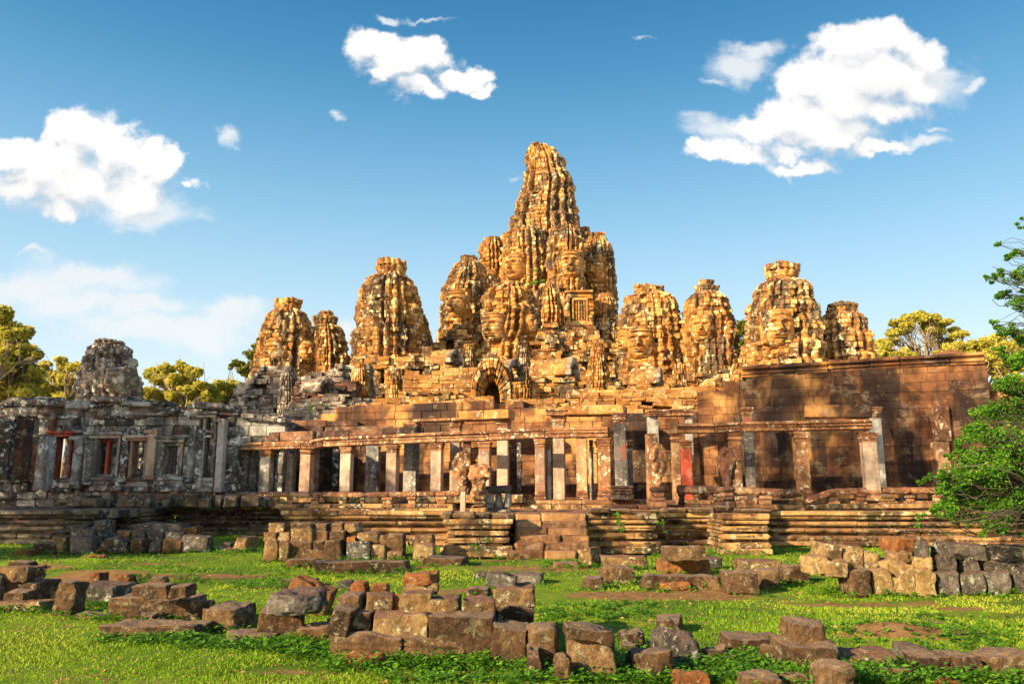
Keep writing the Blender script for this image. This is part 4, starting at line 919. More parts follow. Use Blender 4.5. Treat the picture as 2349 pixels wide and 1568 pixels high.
# ------------------------------------------------------------------ terrace
TZ = 1.10
def moulded(mb, pts, seed, z1=TZ, batter=.42, prof=None, cham=.03):
    """mouldings along a plan polyline; pts = [(X, Y)...] of the foot; outward is to the right of travel"""
    r = np.random.default_rng(seed)
    P = prof or [(0, .13, 0, .02), (.13, .29, .07, .07), (.29, .37, .34, .02), (.37, .50, .15, .07), (.50, .565, .40, .015), (.565, .69, .18, .065), (.69, .745, .38, .015), (.745, .86, .13, .05), (.86, 1.0, .05, .035)]
    pts = [np.array(p, float) for p in pts]
    for (zf0, zf1, ins, chm) in P:
        z0, zt = z1 * zf0, z1 * zf1
        for i, (a, b) in enumerate(zip(pts[:-1], pts[1:])):
            L = np.linalg.norm(b - a)
            if L < .02: continue
            e = (b - a) / L; n = np.array([-e[1], e[0]])      # inward = left of travel
            s = -ins if False else 0.0
            def turn_ins(j, sgn):
                # shorten or lengthen at corners so that the courses meet
                if j < 0 or j + 1 >= len(pts): return 0
                e2 = (pts[j + 1] - pts[j]); e2 = e2 / np.linalg.norm(e2); cr = e[0] * e2[1] - e[1] * e2[0]
                return cr * sgn
            s0 = ins * (1 if turn_ins(i - 1, -1) > .5 else (-1 if turn_ins(i - 1, -1) < -.5 else 0)) if i > 0 else 0
            s1 = L - ins * (1 if turn_ins(i + 1, 1) > .5 else (-1 if turn_ins(i + 1, 1) < -.5 else 0)) if i + 2 < len(pts) else L
            s = s0; out = []
            while s < s1 - 1e-3:
                l = r.uniform(.9, 1.9)
                if s1 - s - l < .4: l = s1 - s
                o = r.normal(0, .006) - .05 * (r.random() < .05)
                p = a + e * (s + .003); q = a + e * (s + l - .003)
                C = np.array([[*((p, q)[k & 1] + n * ((ins - o), 1.1)[(k >> 1) & 1]), (z0 + .002, zt - .002)[k >> 2]] for k in range(8)])
                out.append(C + r.normal(0, .006, C.shape)); s += l
            for C in out: hexes(mb, C[None], np.array([.012, chm, chm]))
def PX(px, d): return (W(px, 1200, d)[0], d)
def slab_floor(mb, poly_x0, x1, y0, y1, z, seed, sz=1.1):
    r = np.random.default_rng(seed); y = y0; out = []
    while y < y1:
        w = r.uniform(.5, .9); x = poly_x0
        while x < x1:
            l = r.uniform(.7, 1.6); l = min(l, x1 - x)
            out.append(boxc(x + .006, x + l - .006, y + .006, min(y + w, y1) - .006, z - .3 + r.uniform(-.01, .01), z + r.uniform(-.025, .012))); x += l + 1e-4
        y += w
    hexes(mb, np.array(out) + r.normal(0, .004, (len(out), 8, 3)), .02)
ter = thing('stone_terrace', 'long moulded sandstone terrace across the picture, carrying the galleries', 'terrace', (0, 26, 0), None)
mb = MB(); y6 = 22.8
moulded(mb, [PX(-160, 27.3), PX(228, 27.3), PX(228, 30.2)], 71); mb.build('moulded_wall', M['terracegrey'], ter)
mb = MB(); moulded(mb, [PX(226, 30.2), PX(330, 30.2), (PX(330, 30.2)[0], 33.2), (PX(640, 26.3)[0], 33.2)], 72); mb.build('moulded_wall', M['terracegrey'], ter)
mb = MB(); X64 = PX(638, 26.4)[0]; X10 = PX(1012, 23.4)[0]
moulded(mb, [(X64, 33.4), (X64, 26.4), (X10, 26.4), (X10, 23.2), (PX(1186, 22.6)[0], 23.2)], 73)
mb.build('moulded_wall', M['terrace'], ter)
mb = MB(); X13 = PX(1350, 22.8)[0]; X15 = PX(1522, 22.9)[0]; X168 = PX(1676, 22.6)[0]; X174 = PX(1744, 22.6)[0]
moulded(mb, [(X13, 22.9), (X15, 22.9), (X15, 23.9), (X168, 23.9), (X168, 22.5), (X174, 22.5), (X174, 26.3), (PX(2120, 25.9)[0], 25.9), (19, 25.2)], 74)
mb.build('moulded_wall', M['terrace'], ter)
mb = MB()
slab_floor(mb, PX(-160, 27.3)[0], PX(228, 27.3)[0], 28.0, 34.5, TZ, 75); slab_floor(mb, PX(228, 30.2)[0], X64 + .3, 34, 37.5, TZ, 76)
mb.build('paving', M['terracegrey'], ter)
mb = MB(); slab_floor(mb, X64, X10, 27.0, 33.4, TZ, 77); slab_floor(mb, X10 + .2, X168, 24.3, 33, TZ, 78); slab_floor(mb, X168, 19, 26.6, 31.5, TZ, 79); slab_floor(mb, X168 + .2, X174 - .2, 23.2, 26.6, TZ, 80)
mb.build('paving', M['step'], ter)
# gallery plinth above the terrace floor
mb = MB()
x0 = W(520, 1150, 33)[0]; strip(mb, [(500, 1152), (720, 1152), (1000, 1153), (1200, 1154)], -.9, 1.4, PZ - TZ + .02, dfun=lambda x: dcol(x), dz=0)
mb.v = mb.v; mb.build('plinth', M['terrace'], ter)
def plinthrow(pts, doff, z0, z1, dep, mat, part, nmin=1.0):
    mb = MB()
    for (a, b) in zip(pts[:-1], pts[1:]):
        da, db = dcol(a) + doff, dcol(b) + doff
        A = np.array(W(a, 1140, da)); B = np.array(W(b, 1140, db)); n = max(1, int(np.linalg.norm(B - A) / nmin))
        for k in range(n):
            p = A + (B - A) * (k + .004) / n; q = A + (B - A) * (k + .996) / n; o = rng.normal(0, .02)
            C = np.array([[(p, q)[i & 1][0], (p, q)[i & 1][1] + (o, dep)[(i >> 1) & 1], (z0, z1)[i >> 2]] for i in range(8)])
            hexes(mb, C + rng.normal(0, .006, C.shape), .035)
    mb.build(part, M[mat], ter)
plinthrow([(500, 0), (1000, 0), (1480, 0), (1560, 0), (2330, 0)] and [500, 1000, 1480, 1560, 2330], -.45, TZ - .1, PZ - .14, 5.5, 'terrace', 'plinth_lower_course')
plinthrow([500, 1000, 1480, 1560, 2330], -.30, PZ - .14, PZ, 5.4, 'step', 'plinth_upper_course')
plinthrow([-100, 160, 520], -1.0, TZ - .1, PZ - .26, 4.5, 'terracegrey', 'plinth_lower_course')
plinthrow([110, 330, 520], -.5, PZ - .26, PZ - .1, 4, 'terracegrey', 'plinth_upper_course')
# stairs
r_ = np.random.default_rng(33)
NS = 6; yb0 = 21.5; yt0 = 23.2
for k in range(NS):
    st = MB(); z0, z1 = TZ * k / NS, TZ * (k + 1) / NS - .004; y0 = yb0 + (yt0 - yb0) * k / NS
    xl = W(1185 - (3 if k == 0 else 0), 1200, 22)[0] - .05 * (NS - k) * .3; xr = W(1352, 1200, 22)[0]
    if k == 0: xl -= .15; xr += .2
    x = xl
    while x < xr - .01:
        l = r_.uniform(.7, 1.35)
        if xr - x - l < .45: l = xr - x
        C = boxc(x + .004, x + l - .004, y0 + r_.normal(0, .03), y0 + 1.6, z0 - .1, z1 + r_.normal(0, .012)); hexes(st, C + r_.normal(0, .02, C.shape), r_.uniform(.03, .07)); x += l
    st.build('step', M['step'], ter)
# flank of the stairs, a moulded pier each side with broken top stones
mb = MB(); xa = W(1010, 1200, 21.6)[0]; xb = W(1182, 1200, 21.6)[0]
moulded(mb, [(xa, 23.2), (xa, 21.6), (xb, 21.6), (xb, 23.4)], 81, z1=.98); 
C = boxc(xa + .3, xb - .3, 22.2, 23.6, 0, .93); hexes(mb, C, .02)
mb.build('stair_flank', M['terrace'], ter)
r_ = np.random.default_rng(3)
x = xa
while x < xb - .2:
    mb = MB(); l = r_.uniform(.3, .7); C = boxc(x, min(x + l - .02, xb), 21.6 + r_.uniform(0, .2), 22.7, .985, .985 + r_.uniform(.10, .2)); hexes(mb, C + r_.normal(0, .02, C.shape), .05); x += l; mb.build('top_stone', M['block'], ter)
x = W(1355, 1200, 22.7)[0]
while x < X174:
    l = r_.uniform(.35, .9); y = 22.7 if x < X15 or x > X168 else 23.7
    if r_.random() < .72:
        mb = MB(); C = boxc(x, x + l - .02, y + r_.uniform(0, .2), y + .9, TZ + .004, TZ + r_.uniform(.08, .2)); hexes(mb, C + r_.normal(0, .02, C.shape), .05); mb.build('top_stone', M['block'], ter)
    x += l

# ------------------------------------------------------------------ balustrades
def rail(label, pts, d, posts, hr=12, mat='lintel', group='balustrades on the terrace edge', dr=.30):
    c = W(pts[0][0], pts[0][1], d); root = thing('stone_balustrade', label, 'balustrade', (W(.5 * (pts[0][0] + pts[-1][0]), 1160, d)[0], d, TZ), group)
    mb = MB()
    for (a, b) in zip(pts[:-1], pts[1:]):
        A = np.array(W(a[0], a[1], d)); B = np.array(W(b[0], b[1], d)); n = 14; th = np.linspace(0, 2 * math.pi, 12, endpoint=False); h = hr * d / F
        yz = rng.normal(0, .02)
        V = []
        for k in range(n):
            t = (k + .02 + .96 * (k == n - 1) * 0) / (n - 1); p = A + (B - A) * (.004 + .992 * k / (n - 1)); rad = h / 2 * (1 + rng.normal(0, .035)) * (.82 if k in (0, n - 1) else 1)
            sq = 1 / (np.abs(np.cos(th)) ** 3 + np.abs(np.sin(th)) ** 3) ** (1 / 3)
            V.append(np.stack([p[0] + 0 * th, p[1] + yz + rad * 1.15 * sq * np.cos(th), p[2] - h / 2 + rad * sq * np.sin(th)], -1))
        V = np.array(V); V = V + .018 * np.stack([fbm(V * 4 + 9 * j, 2, 5 + j) for j in range(3)], -1)
        f = gridfaces(n, 12, True); caps = [np.array([[0 * 12 + k for k in range(12)]])[:, ::-1], np.array([[(n - 1) * 12 + k for k in range(12)]])]
        mb.add(V.reshape(-1, 3), [f[:, ::-1], *caps])
    mb.build('rail', M[mat], root, smooth=False)
    for (xl, xr, yt, yb) in posts:
        mb = MB(); zl = W(xl, yb, d)[2]; zh = W(xl, yt, d)[2]; A = W(xl, yt, d)[0]; B = W(xr, yt, d)[0]; m = .5 * (A + B); hw = .5 * (B - A)
        for (f0, f1, k) in [(0, .3, 1.08), (.3, .7, .85), (.7, 1, 1.05)]:
            C = boxc(m - hw * k, m + hw * k, d - hw * k, d + hw * k, zl + (zh - zl) * f0, zl + (zh - zl) * f1, .008); hexes(mb, C, .03)
        mb.build('baluster', M[mat if rng.random() < .7 else 'terrace'], root)
    return root
b1 = rail('left balustrade with a pale lichened rail on many small posts, ending at the naga head', [(627, 1127), (665, 1127), (712, 1128), (752, 1127), (800, 1128), (835, 1128), (893, 1127), (950, 1126), (1000, 1126), (1056, 1124)], 27.2,
     [(628, 641, 1138, 1166), (659, 672, 1138, 1161), (715, 732, 1139, 1165), (779, 800, 1138, 1166), (827, 838, 1140, 1164), (878, 903, 1139, 1164), (936, 955, 1138, 1164), (1002, 1026, 1138, 1166)])
mb = MB(); strip(mb, [(630, 1165), (760, 1166), (900, 1166), (1040, 1166)], -.15, .6, .16, dfun=lambda x: 27.2, nmin=.9, cham=.03); strip(mb, [(640, 1172), (800, 1174), (1040, 1174)], -.45, .8, .12, dfun=lambda x: 27.2, nmin=1.1, cham=.03)
mb.build('footing_course', M['terrace'], b1)
column(1056, 1068, 1118, 1177, 24.4, 'thin square prop post supporting the naga head', 'pillar', cap=True, base=False, zb=None, name='stone_post', group='single pillars and posts', capmat='pillar')
b2 = rail('right balustrade, its rail broken and sagging in the middle', [(1684, 1116), (1742, 1118), (1838, 1121), (1841, 1143), (1905, 1120)], 27.0,
     [(1741, 1768, 1136, 1166), (1822, 1840, 1138, 1172), (1682, 1710, 1136, 1170)], hr=17)
b3 = rail('straight rail section with white lichen, between the sagging rail and the leafy tree', [(1909, 1119), (1968, 1118), (2015, 1117), (2086, 1117), (2156, 1117)], 27.3,
     [(1895, 1920, 1130, 1157), (1964, 1983, 1131, 1157), (2012, 2049, 1136, 1155), (2078, 2096, 1135, 1158), (2140, 2156, 1134, 1156)], hr=15)
b4 = rail('continuation of the balustrade at the right edge, mostly hidden by the leafy tree', [(2160, 1118), (2250, 1117), (2400, 1116)], 27.3, [(2200, 2220, 1130, 1157), (2290, 2310, 1130, 1157)], hr=15)
b5 = rail('short dark rail between the two right hand naga heads', [(1553, 1112), (1600, 1113), (1648, 1113)], 25.6, [(1556, 1570, 1128, 1160), (1634, 1648, 1128, 1160), (1590, 1603, 1130, 1160)], hr=20, mat='walldark')
mb = MB(); strip(mb, [(1690, 1168), (1850, 1168), (2150, 1165), (2380, 1164)], -.15, .6, .17, dfun=lambda x: 27.0, nmin=1.1, cham=.03); strip(mb, [(1740, 1160), (1990, 1157), (2380, 1157)], .7, .6, .22, dfun=lambda x: 27.0, nmin=1.2, cham=.03)
mb.build('footing_course', M['terrace'], b2)
mb = MB(); strip(mb, [(1400, 1167), (1540, 1168), (1690, 1168)], -.1, .8, .14, dfun=lambda x: 25.3, nmin=.8, cham=.03); mb.build('footing_course', M['walldark'], b5)
# pedestal of the corner pillar
pd = thing('pedestal', 'moulded round shouldered pedestal under the tallest inner pillar', 'pedestal', W(1428, 1147, 28.6), None)
mb = MB()
for (yt, yb, k) in [(1113, 1120, 27), (1120, 1127, 22), (1127, 1134, 24), (1134, 1147, 27)]:
    a = W(1428 - k, yb, 28.6); b = W(1428 + k, yb, 28.6); zt = W(1428, yt, 28.6)[2]
    hexes(mb, boxc(a[0], b[0], 28.5, 29.5, a[2], zt, .006), .05)
mb.build('moulding', M['walldark'], pd)

# ------------------------------------------------------------------ statues: blobs fused by a voxel remesh
def fused(name, ells, mat, voxel, parent=None, loc=None, amp=.03, nsc=7, seed=1):
    mb = MB()
    for (c, r3, *rot) in ells:
        u = np.linspace(0, 2 * math.pi, 20, endpoint=False); v = np.linspace(-math.pi / 2 + .12, math.pi / 2 - .12, 11)
        Vv, U = np.meshgrid(v, u, indexing='ij')
        P = np.stack([np.cos(Vv) * np.cos(U) * r3[0], np.cos(Vv) * np.sin(U) * r3[1], np.sin(Vv) * r3[2]], -1).reshape(-1, 3)
        P = np.vstack([P, [[0, 0, -r3[2]], [0, 0, r3[2]]]]); n = len(P)
        if rot: P = P @ np.array(Matrix.Rotation(R(rot[0]), 3, rot[1])).T
        P = P + np.array(c)
        caps = np.array([[n - 2, (k + 1) % 20, k] for k in range(20)] + [[n - 1, 200 + k, 200 + (k + 1) % 20] for k in range(20)])
        mb.add(P, [gridfaces(11, 20, True), caps])
    o = mb.build(name, M[mat], parent, loc)
    md = o.modifiers.new('r', 'REMESH'); md.mode = 'VOXEL'; md.voxel_size = voxel
    dg = bpy.context.evaluated_depsgraph_get(); me = bpy.data.meshes.new_from_object(o.evaluated_get(dg)); o.modifiers.clear()
    old = o.data; o.data = me; bpy.data.meshes.remove(old)
    n = len(me.vertices); co = np.empty(n * 3, np.float32); me.vertices.foreach_get('co', co); co = co.reshape(-1, 3)
    no = np.empty(n * 3, np.float32); me.vertices.foreach_get('normal', no); no = no.reshape(-1, 3)
    dsp = fbm(co * nsc, 3, seed) * amp - np.abs(vnoise(co * nsc * 1.7, seed + 4)) * amp * .8
    co = co + no * dsp[:, None]; me.vertices.foreach_set('co', co.astype(np.float32).ravel())
    if 'tone' in me.attributes: me.attributes.remove(me.attributes['tone'])
    a = me.attributes.new('tone', 'FLOAT', 'POINT'); a.data.foreach_set('value', (.5 + .3 * vnoise(co * 3, 2)).astype(np.float32))
    if not me.materials: me.materials.append(M[mat])
    me.polygons.foreach_set('use_smooth', np.ones(len(me.polygons), bool)); me.update()
    return o
def naga(label, xl, xr, yt, yb, d, mat, seed, flip=1, turn=0.0):
    z0 = W(xl, yb, d)[2]; z1 = W(xl, yt, d)[2]; a = W(xl, yb, d)[0]; b = W(xr, yb, d)[0]; cx = .5 * (a + b); w = b - a; h = z1 - z0
    root = thing('naga_statue', label, 'statue', (cx, d, z0), 'naga heads of the balustrades')
    E = []
    E.append(((0, 0, h * .56), (w * .46, .17, h * .42))); E.append(((flip * w * .04, -.02, h * .84), (w * .22, .13, h * .17))); E.append(((0, .02, h * .16), (w * .24, .19, h * .26)))
    for k in range(-3, 4):         # seven small heads round the rim of the hood
        t = k / 3.0; a = t * 1.25; E.append(((math.sin(a) * w * .40, -.13, h * .56 + math.cos(a) * h * .33), (w * .10, .11, h * .10)))
        E.append(((math.sin(a) * w * .22, -.13, h * .50 + math.cos(a) * h * .10), (w * .06, .09, h * .20)))
    E = [(tuple(np.array([c[0] * math.cos(turn) - c[1] * math.sin(turn), c[0] * math.sin(turn) + c[1] * math.cos(turn), c[2]]) + np.array([cx, d, z0])), r_) for c, r_ in E]
    fused('naga_hood', E, mat, .045, root, amp=.04, nsc=6, seed=seed)
    return root
n1 = naga('worn naga hood like a pointed leaf, rising beside the lion left of the stairs', 1036, 1084, 1034, 1118, 24.6, 'lintel', 91)
mb = MB(); 
for (yt, yb, xl, xr) in [(1112, 1122, 1048, 1072)]: pbox(mb, xl, xr, yt, yb, 24.4, .5, .04)
mb.build('neck_block', M['lintel'], n1)
n2 = naga('grey mottled naga hood in front of the free standing broken pillar, middle one of three', 1487, 1533, 1013, 1118, 24.9, 'lintel', 92, turn=.4)
n3 = naga('dark naga hood before the carved right hand column, furthest right of the three', 1647, 1694, 1022, 1120, 24.9, 'walldark', 93, flip=-1, turn=-.3)
for (root, cx, d) in [(n2, 1514, 24.9), (n3, 1672, 24.9)]:
    mb = MB(); 
    for (yt, yb, k) in [(1116, 1128, 17), (1128, 1140, 14), (1140, 1150, 15), (1150, 1168, 19)]: pbox(mb, cx - k, cx + k, yt, yb, d - .25, .6, .06, .02)
    mb.build('pedestal', M['walldark'], root)
li = thing('lion_statue', 'headworn stone lion sitting on stacked stones just left of the stairs', 'statue', W(1098, 1175, 24.2), None)
c0 = np.array(W(1098, 1130, 24.2)); u = 24.2 / F
def LP(px, py, dy=0): q = np.array(W(px, py, 24.2)); q[1] += dy; return q
E = [(LP(1103, 1086, 0), (.31, .27, .24)), (LP(1098, 1104, .02), (.24, .24, .26)), (LP(1098, 1120, .03), (.21, .24, .24)), (LP(1115, 1084, -.22), (.17, .17, .16)), (LP(1120, 1092, -.34), (.10, .12, .08)),
     (LP(1086, 1074, .02), (.13, .17, .13)), (LP(1106, 1069, 0), (.16, .17, .09)), (LP(1122, 1072, .02), (.09, .12, .10)), (LP(1084, 1092, -.05), (.13, .18, .17)), (LP(1098, 1132, .25), (.26, .36, .2))]
fused('lion_body', E, 'lintel', .04, li, amp=.05, nsc=8, seed=95)
mb = MB()
for (yt, yb, xl, xr, o) in [(1136, 1146, 1082, 1112, -.2), (1146, 1155, 1085, 1114, -.1), (1155, 1164, 1082, 1112, -.25), (1164, 1176, 1078, 1118, -.35)]: pbox(mb, xl, xr, yt, yb, 24.2 + o, .8, .05, .02)
mb.build('pedestal', M['terrace'], li)
rb = thing('balustrade_remnant', 'black and white lichened balustrade stump between the lion and the stairs', 'balustrade', W(1140, 1175, 24.9), None)
mb = MB()
for (xl, xr, yt, yb, o) in [(1110, 1174, 1112, 1131, 0), (1112, 1132, 1131, 1170, .05), (1134, 1152, 1131, 1164, .25), (1156, 1174, 1131, 1166, .0), (1112, 1172, 1162, 1176, -.1)]: pbox(mb, xl, xr, yt, yb, 24.6 + o, .6, .05, .025)
mb.build('stump', M['grey'], rb)
# ------------------------------------------------------------------ ground
def gz(X, Y):
    P = np.stack([np.asarray(X, float) * .35, np.asarray(Y, float) * .35, np.zeros_like(np.asarray(X, float))], -1)
    w = sstep(np.asarray(Y, float), 60, 25)
    m = .05 * fbm(P, 3, 3) * w
    for (mx, my, r, h) in MOUNDS: m = m + h * np.exp(-((X - mx) / r) ** 2 - ((Y - my) / (r * .5)) ** 2)
    return m - .02
MOUNDS = [(*G(2080, 1448)[:2], .75, .11), (*G(2020, 1452)[:2], .5, .07), (*G(70, 1292)[:2], 1.2, .10), (*G(225, 1312)[:2], 1.3, .12), (*G(1480, 1380)[:2], 1.0, .05), (*G(190, 1285)[:2], .6, .1)]
DIRT = [(*G(x, y)[:2], rx, ry, s) for (x, y, rx, ry, s) in [(1650, 1350, 1.5, .4, .7), (1900, 1380, 1.2, .35, .6), (2200, 1385, 1.0, .3, .6), (700, 1345, 1.8, .5, .6), (950, 1300, 1.5, .5, .5), (1420, 1330, 1.2, .4, .55), (350, 1290, 1.6, .6, .5), (1300, 1400, .9, .25, .6), (100, 1440, .8, .15, .45), (450, 1520, .7, .1, .45), (1150, 1400, .6, .2, .5), (500, 1400, .7, .2, .45),(1520, 1360, 1.9, .8, .85), (1350, 1430, .8, .3, .5), (480, 1318, 1.6, .6, .9), (400, 1335, .8, .3, .5), (60, 1300, 1.4, .9, .7), (230, 1320, 1.5, 1.0, .75), (2100, 1375, 2.2, .5, .5), (2080, 1448, .8, .5, 1.0), (2020, 1456, .6, .3, .8),
        (1250, 1300, 2.6, 1.2, .6), (1160, 1282, 1.2, .6, .6), (640, 1535, .6, .18, .5), (300, 1446, .7, .12, .6), (2330, 1485, .5, .25, .6), (1060, 1350, 1.6, .5, .6), (720, 1525, .5, .1, .4), (1750, 1390, 1.2, .4, .3), (2260, 1400, 1.0, .4, .35), (560, 1540, .8, .12, .4), (800, 1372, 1.5, .5, .4), (140, 1270, .8, .4, .5)]]
def dirt(X, Y):
    q = 0
    for (a, b, rx, ry, s) in DIRT: q = np.maximum(q, s * np.exp(-(((X - a) / rx) ** 2 + ((Y - b) / ry) ** 2) ** 1.2))
    return q
def ground():
    ys = np.concatenate([np.linspace(-30, 5, 12)[:-1], np.linspace(5, 40, 240)[:-1], np.geomspace(40, 700, 40)])
    ux = np.linspace(-1, 1, 261)
    X = []; Y = []
    for y in ys:
        hw = 26 if y < 40 else 26 * (y / 40) ** 1.15; X.append(ux * hw); Y.append(np.full(261, y))
    X = np.array(X); Y = np.array(Y); Z = gz(X, Y)
    mb = MB(); mb.add(np.stack([X, Y, Z], -1).reshape(-1, 3), [gridfaces(len(ys), 261)], dirt(X, Y).reshape(-1))
    o = mb.build('ground', M['ground'], smooth=True); o['kind'] = 'structure'
ground()

# ------------------------------------------------------------------ fallen blocks
def _cube(n):
    idx = {}; V = []; Fc = []
    for a in range(3):
        b, c = [(1, 2), (2, 0), (0, 1)][a]
        for s in (-1, 1):
            g = np.empty((n + 1, n + 1), int)
            for i in range(n + 1):
                for j in range(n + 1):
                    p = [0, 0, 0]; p[a] = s * n; p[b] = 2 * i - n; p[c] = 2 * j - n; p = tuple(p)
                    if p not in idx: idx[p] = len(V); V.append(p)
                    g[i, j] = idx[p]
            for i in range(n):
                for j in range(n):
                    q = [g[i, j], g[i + 1, j], g[i + 1, j + 1], g[i, j + 1]]
                    Fc.append(q if s > 0 else q[::-1])
    return np.array(V, float) / n, np.array(Fc)
CUBES = {n: _cube(n) for n in (8, 14, 22)}
BL = []
def block(label, xl, xr, yt, yb, mat='block', dep=None, yaw=0.0, tilt=0.0, kind='block', d=None, z=None, name='stone_block', group='fallen stone blocks', rr=None, seed=None, roll=0.0, sink=.04):
    """one stone: its front face spans these picture pixels; on the ground unless d is given"""
    seed = seed if seed is not None else len(BL) * 7 + 3
    r = np.random.default_rng(seed)
    dd = d if d is not None else GD(.5 * (xl + xr), yb, 0.0)
    A = W(xl, yb, dd); B = W(xr, yb, dd); zt = W(.5 * (xl + xr), yt, dd)[2]
    zb = A[2] if d is not None else 0.0
    w = B[0] - A[0]; h = zt - zb; D = dep or min(w, max(h * 1.5, .35)) * r.uniform(.8, 1.1)
    if d is None: zb -= sink
    elif zb < .19: zb = -sink
    h = zt - zb; cx = .5 * (A[0] + B[0])
    ya = R(yaw); 
    wl = max((w - D * abs(math.sin(ya)) * .8) / max(math.cos(ya), .5), w * .45) if yaw else w
    hs = np.array([wl, D, h]) / 2
    n = 22 if dd < 12.5 and w > .25 else (14 if dd < 18 else 8)
    V, Fc = CUBES[n]; V = V.copy()
    V = np.sign(V) * np.abs(V) ** .8
    P = V * hs; mn = hs.min()
    rad = min(mn * .45, rr if rr is not None else (.017 if kind != 'boulder' else mn * .6))
    core = np.clip(P, -(hs - rad), hs - rad); dv = P - core; ln = np.linalg.norm(dv, axis=1, keepdims=True)
    P = np.where(ln > 1e-6, core + dv / np.maximum(ln, 1e-6) * np.minimum(ln, rad), P)
    # uneven corners
    cj = r.normal(0, .075 if kind != 'boulder' else .12, (8, 3)) * hs
    q = P / hs * .5 + .5
    for k in range(8):
        w8 = 1
        for b in range(3): w8 = w8 * (q[:, b] if _K[k][b] else 1 - q[:, b])
        P = P + w8[:, None] * cj[k]
    # broken faces
    for _ in range(r.integers(2, 5) if kind == 'block' else (5 if kind == 'boulder' else 1)):
        nn = r.normal(0, 1, 3); nn[2] = abs(nn[2]) * .8; nn /= np.linalg.norm(nn)
        t = np.abs(nn) @ hs * (r.uniform(.74, .93) if kind != 'boulder' else r.uniform(.58, .82))
        e = P @ nn - t; P = P - np.maximum(e, 0)[:, None] * nn * .9
    if kind == 'beam':
        zz = P[:, 2] / hs[2]; g = .10 * np.exp(-((zz - .25) / .07) ** 2) + .09 * np.exp(-((zz + .15) / .05) ** 2) + .10 * np.exp(-((zz + .6) / .08) ** 2) + .14 * sstep(zz, .1, -.9)
        P[:, 1] += np.where(P[:, 1] < 0, g * hs[1] * .9, 0)
    if kind == 'drum':
        rad2 = np.sqrt((P[:, 1] / hs[1]) ** 2 + (P[:, 2] / hs[2]) ** 2); mxx = np.maximum(np.abs(P[:, 1] / hs[1]), np.abs(P[:, 2] / hs[2])); k = np.where(rad2 > 1e-4, mxx / np.maximum(rad2, 1e-4), 1)
        P[:, 1] *= k; P[:, 2] *= k
    if kind == 'carved':
        g = np.abs(vnoise(np.stack([P[:, 0] * 11, P[:, 2] * 11, P[:, 1] * 2 + seed], -1), seed)); P[:, 1] += np.where(P[:, 1] < -hs[1] * .6, -.035 * g + .02, 0)
    nz = fbm(P * 5 + seed, 4, seed, .55); dirn = P / (hs + .001); dirn /= np.linalg.norm(dirn, axis=1, keepdims=True) + 1e-6
    am = .028 if kind != 'boulder' else .036
    P = P + dirn * (nz * am - am * .9 * np.maximum(0, vnoise(P * 9 + 3, seed + 2) - .25) * 2)[:, None]
    if roll or tilt:
        P = P @ np.array(Matrix.Rotation(R(tilt), 3, 'Y') @ Matrix.Rotation(R(roll), 3, 'X')).T
    P = P @ np.array(Matrix.Rotation(ya, 3, 'Z')).T
    ex = P.max(0) - P.min(0)
    cy = dd + (P[:, 1].max() - P[:, 1].min()) / 2
    ctr = np.array([cx * cy / dd * .35 + cx * .65, cy, zb + h / 2])
    gg = float(gz(cx, cy)) + .02 if d is None else 0
    mb = MB(); mb.add(P + ctr, [Fc], np.clip(.5 + .35 * vnoise(P * 1.5, seed) + r.normal(0, .12), 0, 1))
    o = mb.build(name, M[mat], None, (ctr[0], ctr[1], zb), smooth=True)
    tag(o, label, 'stone block' if kind != 'boulder' else 'boulder', group); BL.append((o, cx, dd, w, h, zb))
    return o
g = 'stones scattered in the foreground grass'
def fg(label, *a, **k): return block(label, *a, group=k.pop('group', g), **k)
# left foreground heap
fg('lowest left yellow lit block with a dark broken end, at the left picture edge', -12, 100, 1380, 1406, 'blocklight', dep=.4)
fg('small brown stone lying on the low yellow block at the left edge', 6, 58, 1357, 1378, 'block', d=11.2)
fg('flat dark tan block carrying the small rounded one at the left edge', 0, 90, 1336, 1378, 'block', d=12.0, dep=.6)
fg('rounded dark topped block, top of the stack at the left edge', 0, 70, 1301, 1337, 'blocklight', d=12.0, dep=.5)
fg('dark sliver of a block cut by the left picture edge', -40, 3, 1312, 1375, 'blockgrey', d=11.9, dep=.4)
fg('yellowish block with carved rings behind a weed, right of the left edge stack', 68, 130, 1357, 1391, 'blocklight', d=None, yaw=12)
fg('upright carved stele leaning left, beside the left edge stack', 126, 170, 1334, 1418, 'block', dep=.35, tilt=8, kind='carved')
fg('wide dark block with a pale flat top, just right of the upright stele', 180, 280, 1346, 1392, 'blockgrey', dep=.7, yaw=-6)
fg('thin flat stone between the wide dark block and the long moulded beam', 214, 256, 1381, 1395, 'block', dep=.5)
fg('low brown strip of stone half buried in weeds below the upright stele', 172, 240, 1410, 1423, 'block', dep=.3)
fg('long moulded beam with carved bands, carrying two small blocks', 255, 440, 1374, 1424, 'block', dep=.65, kind='beam', yaw=-3)
fg('broken right end of the long moulded beam', 425, 470, 1382, 1430, 'block', dep=.6, kind='boulder')
fg('longer of the two blocks on the moulded beam', 300, 386, 1343, 1372, 'block', d=10.45, dep=.42)
fg('shorter of the two blocks on the moulded beam', 389, 430, 1344, 1373, 'block', d=10.45, dep=.4)
fg('long pale pinkish slab lying in green weeds, left foreground', 240, 462, 1437, 1462, 'block', dep=.5, yaw=-2)
fg('small triangular stone leaning under the moulded beam', 318, 365, 1412, 1434, 'block', kind='boulder', dep=.3)
fg('squared dark brown block just right of the long moulded beam', 470, 562, 1393, 1446, 'block', dep=.6, yaw=-8)
fg('big trapezoid block under the carved boulder', 564, 690, 1398, 1466, 'block', dep=.8, yaw=14)
